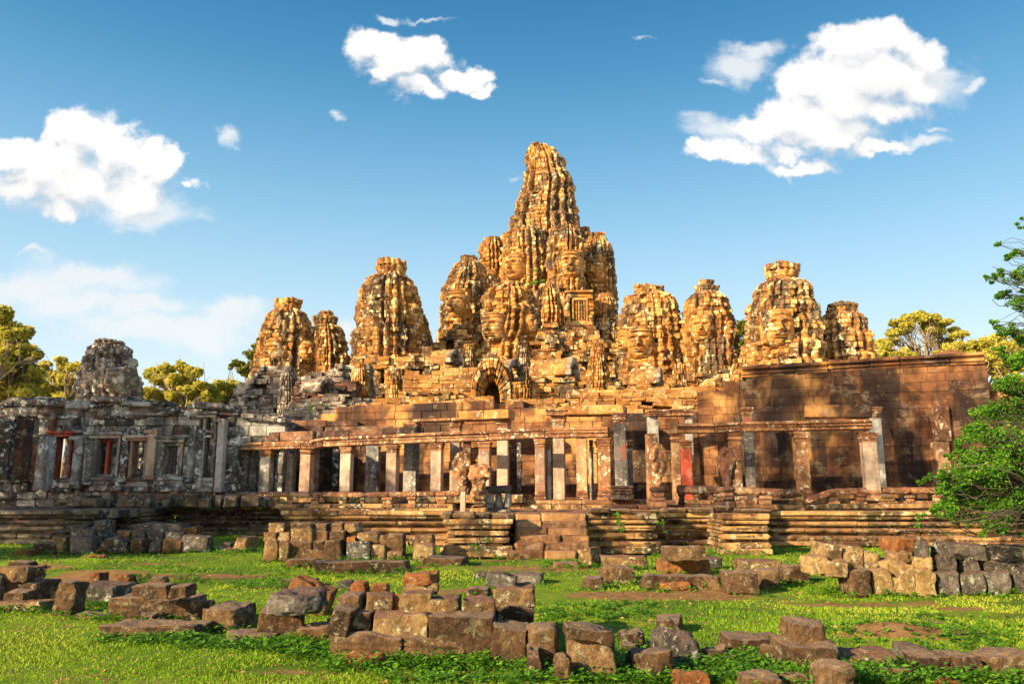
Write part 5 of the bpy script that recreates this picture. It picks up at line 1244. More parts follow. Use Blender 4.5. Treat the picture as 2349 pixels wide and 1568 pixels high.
fg('dark carved boulder resting on the big trapezoid block', 617, 726, 1362, 1412, 'blockgrey', d=9.3, dep=.6, kind='boulder')
fg('orange tapering slab leaning behind the dark carved boulder', 655, 752, 1334, 1388, 'blockred', d=11.5, dep=.35, tilt=22)
fg('dark rounded stone in the gap left of the main heap', 748, 790, 1412, 1450, 'block', dep=.5, kind='boulder')
fg('wedge shaped brown slab sloping up to the main heap', 676, 758, 1440, 1476, 'block', dep=.6, tilt=-8)
fg('flat pinkish stone in the grass left of the wedge shaped slab', 512, 630, 1455, 1474, 'block', dep=.35, tilt=3)
fg('orange jagged fragment lying in weeds in front of the main heap', 776, 880, 1496, 1527, 'blockred', dep=.2, kind='boulder', tilt=5)
# central heap
D0 = 8.45
fg('left half of the brown moulded course at the foot of the main heap', 757, 930, 1454, 1505, 'block', d=D0, dep=.6, kind='beam', tilt=2)
fg('right half of the brown moulded course at the foot of the main heap', 928, 1100, 1464, 1512, 'block', d=D0, dep=.6, kind='beam', tilt=2)
fg('slanting end stone at the left of the main heap', 752, 806, 1398, 1458, 'block', d=D0 + .02, dep=.4, tilt=12)
fg('almost square stone in the second course, left end of the main heap', 806, 852, 1406, 1450, 'block', d=D0 + .15, dep=.45)
fg('long lichen streaked stone in the second course of the main heap', 853, 982, 1408, 1463, 'blocklight', d=D0 + .1, dep=.5, tilt=1)
fg('long stone with a carved rosette, second course right half of the main heap', 983, 1126, 1416, 1474, 'block', d=D0, dep=.5, kind='carved')
fg('left end stone of the third course, over the slanting end stone', 776, 827, 1367, 1405, 'block', d=D0 + .4, dep=.4)
fg('stone with a dark right face, third course of the main heap', 829, 898, 1366, 1409, 'blocklight', d=D0 + .4, dep=.4, yaw=8)
fg('narrow reddish upright stone wedged in the third course', 895, 921, 1368, 1408, 'blockred', d=D0 + .5, dep=.35)
fg('large carved stone in the middle of the third course', 916, 986, 1361, 1416, 'blocklight', d=D0 + .3, dep=.5, kind='carved')
fg('stone with a pink flat top in the third course, right of the large carved one', 986, 1051, 1376, 1423, 'blocklight', d=D0 + .25, dep=.6)
fg('pale dry lichened stone closing the third course on the right', 1052, 1136, 1379, 1424, 'blocklight', d=D0 + .25, dep=.5, yaw=6)
fg('squat yellow stone under the orange capstone', 922, 1005, 1338, 1366, 'blocklight', d=D0 + .8, dep=.45)
fg('orange capstone with a broken edge, highest stone of the main heap', 918, 1003, 1319, 1344, 'blockred', d=D0 + .8, dep=.5, tilt=-5, kind='slab')
fg('left of the two small orange stones standing behind the main heap', 803, 840, 1337, 1363, 'blockred', d=12.8, dep=.35, rr=.07)
fg('right of the two small orange stones standing behind the main heap', 850, 890, 1337, 1364, 'blockred', d=12.8, dep=.35, rr=.07)
fg('slanting grey stone on top of the right hand stack of the main heap', 1116, 1186, 1318, 1352, 'blockgrey', d=9.6, dep=.4, tilt=14)
fg('large pale carved stone, upper of the right hand stack of the main heap', 1127, 1226, 1350, 1394, 'blocklight', d=9.45, dep=.6, kind='carved', yaw=4)
fg('brown stone under the large pale carved one', 1130, 1226, 1393, 1448, 'block', d=9.4, dep=.6, yaw=4)
fg('dark filler stone behind the rosette stone', 1122, 1152, 1432, 1462, 'blockgrey', d=D0 + .3, dep=.4)
fg('tilted rectangular stone right of the rosette stone', 1128, 1213, 1436, 1482, 'block', d=D0 - .15, dep=.45, tilt=6)
fg('lower left square stone under the tilted rectangular one', 1126, 1164, 1480, 1529, 'block', d=D0 - .1, dep=.4)
fg('lower right square stone under the tilted rectangular one', 1165, 1192, 1482, 1527, 'block', d=D0 - .08, dep=.4)
fg('dark rounded block with a flat grey top, right end of the main heap', 1213, 1285, 1440, 1500, 'block', d=8.05, dep=.5, kind='block', rr=.08)
fg('small stone low in the gap under the dark rounded block', 1210, 1240, 1494, 1530, 'block', d=7.75, dep=.4)
fg('small reddish stone in weeds right of the gap under the dark rounded block', 1272, 1310, 1508, 1540, 'block', d=7.5, dep=.3, kind='boulder')
fg('big dark block under the smooth slab, right end of the main heap', 1296, 1420, 1462, 1526, 'block', d=7.65, dep=.5, yaw=-6)
fg('smooth tilted slab lying on the big dark block', 1297, 1400, 1444, 1470, 'block', d=7.62, dep=.45, tilt=8)
fg('half buried base stone in the weeds below the smooth slab', 1330, 1420, 1518, 1548, 'block', dep=.35)
# right foreground
fg('rounded brown stone behind the bright weeds, right of the main heap', 1422, 1480, 1452, 1486, 'block', dep=.35, rr=.08)
fg('low stone just below the rounded brown one', 1424, 1462, 1478, 1498, 'block', dep=.3, rr=.06)
fg('open trough like block in the right foreground weeds', 1450, 1552, 1503, 1556, 'block', dep=.4, yaw=4)
fg('pyramid shaped dark rock behind the trough like block', 1512, 1606, 1452, 1530, 'blockgrey', dep=.6, kind='boulder', yaw=20)
fg('single neat block alone on the bright grass, right of centre', 1505, 1576, 1424, 1449, 'block', dep=.5, yaw=-12)
fg('small pointed brown rock right of the pyramid shaped one', 1624, 1684, 1490, 1528, 'block', kind='boulder', dep=.35)
fg('long dark beam block left of the two stacked cubes', 1662, 1800, 1466, 1510, 'block', dep=.55)
fg('square dark block on top of the low brown one, right foreground', 1816, 1898, 1430, 1482, 'block', d=7.95, dep=.45)
fg('low brown block carrying the square dark one', 1806, 1922, 1480, 1532, 'block', d=7.75, dep=.5)
fg('diamond shaped dark stone between the long beam block and the stacked cubes', 1754, 1802, 1490, 1536, 'block', kind='boulder', dep=.35, yaw=35)
fg('long pale slab tilted to the light, right foreground', 1924, 2082, 1506, 1546, 'blocklight', dep=.55, tilt=-1)
fg('dark rounded stone behind the right end of the long pale slab', 2066, 2120, 1483, 1510, 'blockgrey', kind='boulder', dep=.35)
fg('left half of the cracked reddish brown beam, lower right', 2107, 2180, 1508, 1556, 'block', dep=.4)
fg('right half of the cracked reddish brown beam, lower right', 2181, 2255, 1508, 1558, 'block', dep=.4)
fg('big reddish block cut by the right picture edge', 2276, 2400, 1505, 1562, 'block', dep=.5)
fg('dark pointed boulder at the bottom edge, right of centre', 1888, 1966, 1524, 1600, 'block', kind='boulder', dep=.4)
fg('pale flat topped stone at the bottom edge, left of the dark pointed boulder', 1706, 1800, 1556, 1590, 'block', dep=.3)
fg('low pinkish stone under the cracked beam', 2034, 2112, 1542, 1570, 'block', kind='boulder', dep=.3)
fg('small orange flat stone at the bottom edge under the cracked beam', 2150, 2210, 1562, 1580, 'blockred', kind='boulder', dep=.2)
fg('orange topped stone at the bottom edge below the trough like block', 1554, 1630, 1550, 1578, 'blockred', dep=.3, tilt=6)
fg('small brown lump left of the pale flat topped bottom edge stone', 1800, 1850, 1545, 1572, 'block', kind='boulder', dep=.2)
# middle ground
g2 = 'stones lying on the lawn before the terrace'
def mg(label, *a, **k): return block(label, *a, group=g2, **k)
mg('long moulded beam lying alone on the lawn left of the stairs', 720, 936, 1288, 1311, 'block', dep=.5, kind='beam')
mg('short brown beam end just left of the long lawn beam', 656, 730, 1283, 1298, 'block', dep=.5)
mg('flat pinkish slab between the lawn beam and the stairs', 973, 1068, 1280, 1297, 'block', dep=.8, yaw=-5)
mg('tilted cube with a bright left face and dark right face, before the stairs', 1331, 1384, 1260, 1298, 'blocklight', dep=.6, yaw=-32, tilt=-10)
mg('long low yellow lit block right of the tilted cube', 1382, 1494, 1276, 1303, 'blocklight', dep=.7, yaw=-6)
mg('flat grey stone sunk in grass before the stairs', 1270, 1330, 1290, 1300, 'block', dep=.6)
mg('upper pale topped stone of the pair before the right side of the terrace', 1524, 1628, 1254, 1286, 'block', d=16.35, dep=.7, seed=901)
mg('lower reddish stone of the pair before the right side of the terrace', 1521, 1626, 1284, 1317, 'blockred', dep=1.0, seed=902)
mg('small grey stone right of the stacked pair', 1617, 1656, 1278, 1300, 'blockgrey', dep=.5, kind='boulder')
mg('rounded brown hump shaped boulder on the lawn', 1378, 1452, 1302, 1334, 'block', kind='boulder', dep=.7)
mg('small dark angular stone left of the hump shaped boulder', 1340, 1384, 1325, 1348, 'block', kind='boulder', dep=.4)
mg('dark fragment behind the hump shaped boulder', 1384, 1410, 1312, 1326, 'blockgrey', kind='boulder', dep=.4)
mg('long low beam under the stacked pair, running right', 1462, 1660, 1320, 1346, 'block', dep=.5, tilt=1.5)
mg('thin flat stone in the grass in front of the long low beam', 1512, 1584, 1336, 1348, 'blockred', dep=.3)
mg('drilled square block with small round holes, right middle ground', 1664, 1744, 1313, 1358, 'block', dep=.6, yaw=-4)
mg('tan block behind the drilled square one', 1742, 1790, 1308, 1344, 'block', d=None, dep=.5)
mg('flat orange topped slab behind the drilled square block', 1700, 1788, 1286, 1308, 'blocklight', dep=.8)
mg('low hollow stone right of the flat orange topped slab', 1794, 1858, 1300, 1330, 'block', dep=.5, kind='boulder')
mg('dark flat slab on the lawn right of the main heap', 1172, 1250, 1316, 1336, 'blockgrey', dep=.5, yaw=-6)
mg('flat brown hump in bare earth left of the small orange stones', 640, 720, 1330, 1346, 'block', kind='boulder', dep=.5)
mg('half buried brown stone on the left of the bare earth patch', 340, 378, 1325, 1338, 'block', kind='boulder', dep=.3)
mg('tiny dark stone beside the small orange stones', 776, 812, 1333, 1350, 'blockgrey', kind='boulder', dep=.3)
mg('half sunk stone in front of the right half of the lawn beam', 1076, 1126, 1350, 1366, 'block', kind='boulder', dep=.4)
mg('flat stone sunk in turf behind the slanting grey capstone', 1090, 1150, 1314, 1324, 'blockgrey', dep=.4)
mg('reddish lump of earth and stone near the left terrace', 190, 236, 1273, 1284, 'blockred', kind='boulder', dep=.5)
mg('flat reddish clod on the left lawn', 30, 64, 1262, 1274, 'blockred', kind='boulder', dep=.4)
mg('red laterite lump on the left lawn, right of the dry earth', 200, 232, 1314, 1332, 'blockred', kind='boulder', dep=.4)
mg('second red laterite lump half hidden by weeds on the left lawn', 272, 302, 1318, 1336, 'blockred', kind='boulder', dep=.4)
mg('dark mound stone among dry grass on the left lawn', 20, 70, 1288, 1302, 'block', kind='boulder', dep=.5)
M['blockgold'] = stone('golden_block_stone', (.22, .13, .05), (.46, .31, .13), (.62, .48, .24), lichen=(.76, .68, .44), lich=.5, stain=.3, staincol=(.06, .04, .025), sc=2.4, bump=1.2, topcol=(.34, .19, .11), topamt=.6, vert=.7)
# heaps of stacked stones: rows given from the bottom up
def heap(where, gname, rows, mats, seed, dep=.6):
    r = np.random.default_rng(seed)
    ordn = ['first', 'second', 'third', 'fourth', 'fifth', 'sixth', 'seventh', 'eighth', 'ninth', 'tenth', 'eleventh', 'twelfth']
    looks = {'block': 'brown', 'blockgold': 'golden', 'blocklight': 'yellowish', 'blockgrey': 'grey', 'blockred': 'orange'}
    for ri, (rname, dbase, L) in enumerate(rows):
        L = sorted(L, key=lambda q: q[0])
        for k, t in enumerate(L):
            xl, xr, yt, yb = t[:4]; o = t[4] if len(t) > 4 else {}
            m = o.pop('mat', None) or mats[r.integers(len(mats))]
            shp = 'long' if xr - xl > 2.2 * (yb - yt) else ('upright' if yb - yt > 1.15 * (xr - xl) else 'squarish')
            lab = f'{ordn[k]} stone from left in {rname} of {where}, {looks[m]} {shp}'
            kw = dict(dep=dep * r.uniform(.8, 1.15), kind='carved' if r.random() < .35 else 'block', tilt=r.normal(0, 2.5)); kw.update(o)
            block(lab, xl, xr, yt - 1, yb + 1, m, d=(dbase + r.uniform(-.08, .08)) , group=gname, **kw)
heap('the right edge heap', 'stones of the right hand heap', [
    ('bottom row', 13.95, [(1902, 1940, 1290, 1320), (1999, 2042, 1309, 1340), (2041, 2073, 1323, 1345), (2061, 2097, 1293, 1338), (2100, 2124, 1331, 1348), (2125, 2148, 1331, 1348), (2150, 2196, 1314, 1352, dict(mat='blockgrey')), (2209, 2261, 1317, 1354, dict(mat='blockgrey')), (2261, 2319, 1313, 1356, dict(mat='blockgrey')), (2326, 2372, 1294, 1332, dict(mat='blockgrey')), (1947, 2004, 1312, 1340, dict(mat='block', d=None))] and
        [(1902, 1940, 1290, 1324), (1999, 2042, 1309, 1344), (2041, 2073, 1323, 1349), (2063, 2097, 1293, 1342), (2100, 2146, 1307, 1346), (2150, 2196, 1314, 1352, dict(mat='blockgrey')), (2209, 2261, 1317, 1354, dict(mat='blockgrey')), (2261, 2319, 1313, 1356, dict(mat='blockgrey')), (2326, 2372, 1294, 1350, dict(mat='blockgrey')), (1947, 1999, 1308, 1342, dict(mat='block'))]),
    ('middle row', 14.1, [(1859, 1903, 1274, 1318), (2024, 2064, 1285, 1318, dict(tilt=-14)), (2099, 2140, 1278, 1307), (2153, 2206, 1275, 1316, dict(mat='blockgrey', yaw=-15)), (2207, 2244, 1280, 1317, dict(mat='blockgrey')), (2267, 2321, 1286, 1313, dict(mat='blockgrey')), (1905, 1945, 1285, 1298)]),
    ('top row', 14.2, [(1883, 1930, 1248, 1288, dict(tilt=10)), (1930, 1977, 1253, 1299, dict(tilt=5)), (1978, 2020, 1268, 1310, dict(tilt=8)), (2050, 2096, 1264, 1292, dict(kind='boulder')), (2052, 2096, 1236, 1266, dict(mat='blockred')), (2100, 2142, 1243, 1279, dict(mat='blockgrey', yaw=-14)), (2164, 2262, 1249, 1282, dict(mat='blockgrey', tilt=5)), (2263, 2375, 1254, 1288, dict(mat='blockgrey', tilt=1))])],
    ['blockgold', 'blockgold', 'blocklight', 'blockgold'], 5, .55)
heap('the heap left of the stairs', 'stones of the heap left of the stairs', [
    ('bottom row', 20.7, [(604, 639, 1240, 1268), (640, 664, 1243, 1270), (666, 716, 1241, 1272), (719, 743, 1241, 1264), (744, 786, 1240, 1268), (793, 849, 1243, 1275, dict(mat='blockgrey')), (850, 884, 1249, 1276), (886, 924, 1264, 1286), (946, 996, 1247, 1278), (700, 745, 1262, 1284, dict(mat='block')), (820, 886, 1272, 1288)]),
    ('middle row', 20.9, [(606, 637, 1222, 1241), (639, 664, 1221, 1244), (666, 717, 1214, 1243), (719, 751, 1218, 1243), (757, 794, 1219, 1243, dict(mat='block')), (795, 818, 1231, 1245, dict(mat='blockred')), (820, 868, 1220, 1244), (886, 926, 1225, 1266), (944, 994, 1228, 1250, dict(mat='blocklight')), (870, 888, 1228, 1246)]),
    ('top row', 21.1, [(617, 654, 1202, 1223, dict(kind='carved')), (668, 716, 1201, 1217), (720, 751, 1201, 1219), (759, 786, 1201, 1219, dict(mat='block')), (790, 824, 1201, 1220)])],
    ['blocklight', 'blocklight', 'block'], 6, .6)
heap('the dark far left heap', 'stones of the dark left heap', [
    ('bottom row', 23.2, [(76, 128, 1245, 1263), (160, 214, 1230, 1262), (119, 150, 1231, 1254, dict(mat='blocklight')), (228, 268, 1234, 1262, dict(kind='boulder', mat='block')), (262, 296, 1238, 1262), (300, 330, 1237, 1258), (346, 372, 1240, 1256), (374, 416, 1238, 1256), (418, 480, 1229, 1256, dict(tilt=8)), (214, 250, 1258, 1268), (508, 565, 1258, 1274, dict(mat='block')), (534, 582, 1232, 1262, dict(mat='blocklight', yaw=-20))]),
    ('middle row', 23.6, [(117, 148, 1218, 1234, dict(mat='block')), (164, 214, 1212, 1233), (262, 300, 1217, 1236), (302, 332, 1218, 1238), (336, 376, 1220, 1241, dict(tilt=4)), (377, 416, 1222, 1242, dict(tilt=6)), (504, 530, 1246, 1256)]),
    ('top row', 23.8, [(148, 188, 1206, 1229, dict(mat='block')), (196, 246, 1211, 1233), (211, 244, 1194, 1213), (298, 330, 1202, 1218), (323, 420, 1200, 1220, dict(tilt=3)), (418, 455, 1208, 1226, dict(mat='block', tilt=-8))])],
    ['blockgrey', 'blockgrey', 'blockgrey', 'block'], 7, .6)
# ------------------------------------------------------------------ trees
def tube(mb, pts, radii, nseg=7):
    pts = np.array(pts, float); n = len(pts); th = np.linspace(0, 2 * math.pi, nseg, endpoint=False); V = []
    for k in range(n):
        t = pts[min(k + 1, n - 1)] - pts[max(k - 1, 0)]; t = t / (np.linalg.norm(t) + 1e-9)
        a = np.cross(t, [.3, .9, .1]); a /= np.linalg.norm(a) + 1e-9; b = np.cross(t, a)
        V.append(pts[k] + radii[k] * (np.cos(th)[:, None] * a + np.sin(th)[:, None] * b))
    mb.add(np.array(V).reshape(-1, 3), [gridfaces(n, nseg, True)])
def limb(mb, p, q, r0, r1, r, bend=.12, n=7):
    p = np.array(p, float); q = np.array(q, float); L = np.linalg.norm(q - p); t = np.linspace(0, 1, n)[:, None]
    off = r.normal(0, bend * L, 3) * np.array([1, 1, .6]); pts = p + (q - p) * t + np.sin(t * math.pi) * off + np.sin(t * math.pi * 2) * r.normal(0, bend * L * .3, 3)
    tube(mb, pts, r0 + (r1 - r0) * t[:, 0]); return pts
def leaves(mb, C, rad, n, size, r, flat=.7, tone=(0, 1), squashz=1.0):
    """n leaf-sized quads in a clump at C"""
    u = r.normal(0, 1, (n, 3)); u /= np.linalg.norm(u, axis=1, keepdims=True); rr = r.uniform(.25, 1, n) ** .5 * (1 + .25 * vnoise(u * 2 + C, 4))
    P = np.array(C) + u * rr[:, None] * rad * np.array([1, 1, flat])
    a = r.normal(0, 1, (n, 3)); a[:, 2] *= .6; a /= np.linalg.norm(a, axis=1, keepdims=True); b = np.cross(a, r.normal(0, 1, (n, 3))); b /= np.linalg.norm(b, axis=1, keepdims=True) + 1e-9
    s = size * r.uniform(.6, 1.3, n)[:, None]
    V = np.stack([P - a * s * .5, P + b * s * .30, P + a * s * .5, P - b * s * .30], 1)
    T = np.clip(r.uniform(tone[0], tone[1], n) * .7 + .15 + .15 * u[:, 2], 0, 1)
    mb.add(V.reshape(-1, 3), [np.arange(n * 4).reshape(-1, 4)], np.repeat(T, 4))
def tree(label, name, base, top, clumps, leafm, leafsize, nleaf, seed, trunk_r=.3, group='trees behind the temple', cflat=.6, fork=.45, barkm='bark'):
    """clumps = [(x, y, z, r)] in the world; limbs run from the trunk to the clumps"""
    r = np.random.default_rng(seed); root = thing(name, label, 'tree', base, group)
    base = np.array(base, float); top = np.array(top, float); mb = MB()
    tp = limb(mb, base, top, trunk_r, trunk_r * .35, r, .03, 9)
    for (x, y, z, cr) in clumps:
        k = int(np.clip(fork * 8 + r.integers(-1, 3), 1, 8)); 
        if tp[k][2] > z - .2: k = max(1, k - 3)
        mid = limb(mb, tp[k], (x, y, z - cr * .2), trunk_r * .26, trunk_r * .08, r, .10, 7)
        for _ in range(4):
            e = np.array([x, y, z]) + r.normal(0, .6, 3) * cr; limb(mb, mid[4], e, trunk_r * .12, trunk_r * .03, r, .15, 5)
    mb.build('trunk', M[barkm], root, smooth=True)
    mb = MB(); tot = sum(c[3] ** 2 for c in clumps)
    for (x, y, z, cr) in clumps:
        n = int(nleaf * cr ** 2 / tot); sub = max(5, int(7 * 1))
        for s in range(sub):
            u = r.normal(0, 1, 3); u /= np.linalg.norm(u); u[2] *= cflat; c = np.array([x, y, z]) + u * cr * r.uniform(.3, .85)
            tn = r.uniform(.0, .55); leaves(mb, c, cr * r.uniform(.42, .72), max(8, n // sub), leafsize, r, .75, (tn, tn + .45))
    mb.build('crown', M[leafm], root)
    return root
def cl(lst, d, jy=1.5, seed=1):
    r = np.random.default_rng(seed); out = []
    lst = [q for (x, y, a) in lst for q in ((x, y, a), (x + r.uniform(-1, 1) * a * .9, y + r.uniform(0, 1.1) * a, a * .8))]
    for (px, py, rp) in lst: q = W(px, py, d + r.uniform(-jy, jy)); out.append((*q, rp * q[1] / F))
    return out
d = 68
tree('tall dense tree at the left edge, golden where the sun catches it', 'broadleaf_tree', (W(20, 1000, 60)[0], 60, 0), W(10, 730, 60), cl([(5, 720, 28), (30, 760, 34), (-10, 770, 40), (60, 810, 30), (20, 815, 40), (75, 850, 24), (50, 870, 36), (-5, 870, 45), (30, 905, 40), (70, 900, 28), (-30, 820, 50), (40, 785, 22), (82, 875, 14), (85, 812, 9)], 60, 2.5, 2), 'leafgold', 0.39, 32000, 101, .5)
tree('thin golden tree with forked white limbs, between the left edge tree and the grey tower', 'broadleaf_tree', (W(150, 1000, 75)[0], 75, 0), W(155, 850, 75), cl([(110, 835, 18), (140, 828, 14), (165, 840, 20), (185, 850, 16), (120, 862, 22), (150, 870, 22), (95, 880, 22), (130, 895, 24), (170, 890, 22), (100, 905, 26), (150, 912, 26), (190, 905, 20)], 75, 2, 3), 'leafgold', 0.41, 14000, 102, .45, fork=.6)
tree('spreading golden tree just right of the grey tower', 'broadleaf_tree', (W(405, 1000, 80)[0], 80, 0), W(415, 850, 80), cl([(352, 858, 22), (378, 846, 16), (420, 842, 18), (442, 852, 18), (365, 872, 18), (400, 866, 20), (430, 876, 20), (465, 882, 20), (450, 900, 26), (480, 895, 16), (410, 900, 26), (385, 905, 22), (340, 908, 26), (360, 920, 26), (440, 925, 28), (480, 920, 24)], 80, 2, 4), 'leafgold', 0.46, 18000, 103, .45, fork=.6)
tree('rounded golden tree crown right of the spreading one, beside the dark mound', 'broadleaf_tree', (W(515, 1000, 85)[0], 85, 0), W(515, 900, 85), cl([(505, 885, 22), (535, 880, 20), (555, 888, 18), (490, 905, 26), (530, 905, 28), (560, 905, 22), (500, 925, 28), (545, 925, 24)], 85, 2, 5), 'leafgold', 0.46, 10000, 104, .4)
tree('tall thin tree top showing beside the broad left face tower', 'broadleaf_tree', (W(590, 1000, 90)[0], 90, 0), W(592, 830, 90), cl([(575, 812, 15), (590, 795, 13), (548, 833, 14), (562, 850, 16), (583, 832, 14), (535, 836, 8), (600, 815, 16), (595, 780, 7)], 90, 2, 6), 'leafolive', .40, 3000, 105, .35, fork=.6)
tree('green tree seen in the gap between the slim tower and the big right tower', 'broadleaf_tree', (W(1702, 1000, 82)[0], 82, 0), W(1702, 780, 82), cl([(1700, 742, 18), (1715, 755, 14), (1690, 765, 18), (1708, 785, 20), (1695, 810, 20), (1715, 815, 16), (1705, 835, 20)], 82, 2, 7), 'leafolive', .38, 4500, 106, .35)
tree('wide umbrella shaped tree with bare white limbs, above the right end of the wall', 'broadleaf_tree', (W(2110, 1000, 72)[0], 72, 0), W(2108, 790, 72), cl([(2060, 742, 17), (2085, 732, 16), (2112, 728, 20), (2140, 730, 18), (2165, 740, 15), (2052, 762, 15), (2080, 757, 15), (2128, 752, 16), (2155, 760, 15), (2190, 758, 16), (2205, 765, 12), (2045, 782, 15), (2180, 782, 14), (2140, 785, 12)], 72, 2, 8), 'leafgold', 0.34, 18000, 107, .4, cflat=.4, fork=.5)
tree('yellow green bushy tree low behind the wall, left of the umbrella shaped tree', 'broadleaf_tree', (W(2040, 1000, 66)[0], 66, 0), W(2040, 820, 66), cl([(2012, 790, 18), (2035, 798, 18), (2022, 812, 20), (2050, 812, 16), (2075, 808, 14), (2008, 825, 18), (2095, 815, 12)], 66, 2, 9), 'leafgold', 0.37, 9000, 108, .35)
tree('yellow green tree behind the leafy foreground tree, right edge', 'broadleaf_tree', (W(2230, 1000, 70)[0], 70, 0), W(2240, 790, 70), cl([(2175, 800, 17), (2205, 795, 18), (2235, 792, 18), (2262, 785, 18), (2290, 780, 20), (2220, 815, 20), (2270, 812, 24), (2310, 800, 26), (2340, 790, 24), (2150, 812, 12), (2300, 830, 26), (2340, 840, 28)], 70, 2, 10), 'leafgold', 0.37, 16000, 109, .4)
# leafy foreground tree at the right edge: long thin branches carrying leaf sprays
def right_tree():
    r = np.random.default_rng(77); d = 13.5
    root = thing('leafy_tree', 'dark green leafy tree hanging into the picture at the right edge', 'tree', (11.9, 14.0, 0), None)
    mb = MB(); lf = MB()
    tp = limb(mb, (11.9, 14.0, 0), (11.2, 13.8, 7.0), .22, .06, r, .03, 12)
    def spray(px, py, rp, n, dd=None, tn=(0, .5), k=None):
        q = np.array(W(px, py, dd or d + r.uniform(-.8, .8))); 
        k = k if k is not None else int(np.clip(np.argmin(np.abs(tp[:, 2] - (q[2] - .5))), 2, 11))
        pts = limb(mb, tp[k], q, .016, .004, r, .08, 9)
        rad = rp * q[1] / F
        n = int(n * 1.9)
        for j in range(max(3, int(n / 45))):
            c = q + r.normal(0, .5, 3) * rad * np.array([1, 1, .8]); 
            limb(mb, pts[-3], c, .008, .003, r, .2, 5)
            t0 = r.uniform(*tn); leaves(lf, c, rad * .42, 50, .047, r, .8, (t0, t0 + .45))
        # leaves along the outer part of the branch
        for j in range(5, 9): leaves(lf, pts[j], .07, 14, .046, r, .8, (.2, .8))
    for (x, y, rp, n) in [(2340, 520, 12, 90), (2345, 500, 5, 15), (2290, 560, 9, 90), (2310, 590, 12, 120), (2340, 575, 18, 240), (2275, 640, 12, 110), (2262, 638, 7, 30), (2300, 625, 14, 120), (2335, 630, 20, 300), (2290, 680, 12, 120), (2320, 680, 20, 260), (2345, 700, 24, 400), (2285, 745, 14, 150), (2315, 760, 20, 300), (2345, 770, 26, 450), (2290, 800, 14, 160), (2330, 830, 24, 420),
                            (2310, 880, 28, 560), (2345, 900, 30, 700), (2265, 950, 26, 420), (2300, 940, 34, 800), (2345, 960, 40, 1100), (2222, 985, 18, 220), (2250, 1000, 30, 650), (2290, 1010, 40, 1200), (2340, 1030, 45, 1600), (2200, 1030, 20, 300), (2180, 1045, 12, 130), (2225, 1060, 34, 900), (2275, 1080, 45, 1500), (2335, 1100, 50, 1900), (2195, 1090, 28, 600),
                            (2160, 1088, 14, 140), (2128, 1096, 12, 110), (2108, 1104, 7, 40), (2175, 1120, 22, 380), (2150, 1160, 16, 200), (2170, 1165, 22, 380), (2210, 1130, 34, 1000), (2250, 1150, 40, 1300), (2300, 1160, 42, 1500), (2345, 1170, 40, 1300), (2215, 1185, 20, 260), (2190, 1200, 10, 60), (2270, 1200, 22, 300), (2310, 1210, 22, 260), (2330, 1225, 12, 80), (2260, 1220, 10, 60), (2108, 1180, 12, 50), (2106, 1205, 6, 20)]:
        spray(x, y, rp, n)
    # the part outside the picture
    for _ in range(46):
        z = r.uniform(1.6, 7.4); a = r.uniform(0, 2 * math.pi); rr = r.uniform(.4, 1.9) * (1 if z < 5 else .7)
        c = np.array([11.9 + rr * math.cos(a) * .8, 14.2 + rr * math.sin(a), z]); 
        if c[0] / c[1] < .66: continue
        k = int(np.clip(np.argmin(np.abs(tp[:, 2] - (z - .4))), 1, 11)); limb(mb, tp[k], c, .03, .006, r, .08, 6); t0 = r.uniform(0, .5)
        leaves(lf, c, .5, 560, .05, r, .8, (t0, t0 + .45))
    mb.build('trunk', M['darkbark'], root, smooth=True); lf.build('crown', M['leafgreen'], root)
M['darkbark'] = stone('dark_bark', (.03, .025, .02), (.07, .055, .04), (.12, .10, .08), lich=.1, stain=.3, sc=2, bump=.3)
right_tree()
# trees beside and behind the photographer: they stand outside the picture and shade the left part of the temple
def shade_tree(label, x, y, h, rad, seed, n=9000, size=.42, nc=16, zlow=.3, tr=.4):
    r = np.random.default_rng(seed); C = []
    for k in range(nc):
        t = (k + .5) / nc; z = h * (zlow + (1 - zlow) * t) - rad * .15; w = rad * math.sin(min(1, (1.08 - t) * 1.6) * math.pi / 2) * .8; a = k * 2.4
        C.append((x + w * math.cos(a) * r.uniform(.3, 1), y + w * math.sin(a) * r.uniform(.3, 1), z, rad * r.uniform(.38, .55)))
    tree(label, 'shade_tree', (x, y, 0), (x, y, h * .8), C, 'leafolive', size, n, seed, tr, group='trees outside the left of the picture', fork=.4)
for (i, (lab, x, y, h, rad)) in enumerate([
    ('broad tree outside the picture to the left, nearest to the shaded gallery', -33, 20, 15.5, 5.6), ('tall tree outside the picture to the left, behind the one nearest the gallery', -38, 29, 19.5, 6.0),
    ('tallest tree outside the picture to the left, level with the towers', -48, 45, 21.5, 5.0), ('slender tree outside the picture on the left edge of the clearing', -26, 14.5, 12.5, 4.4),
    ('old tree outside the picture far to the left', -43, 35, 23, 6.0), ('lower tree outside the picture left of the lawn', -38, 15, 16, 4.6)]):
    shade_tree(lab, x, y, h, rad, 200 + i)
shade_tree('sparse tall tree far outside the picture, behind the photographer to the left', -27, .5, 28, 6.0, 221, n=1300, size=.5, nc=14, zlow=.72, tr=.1)
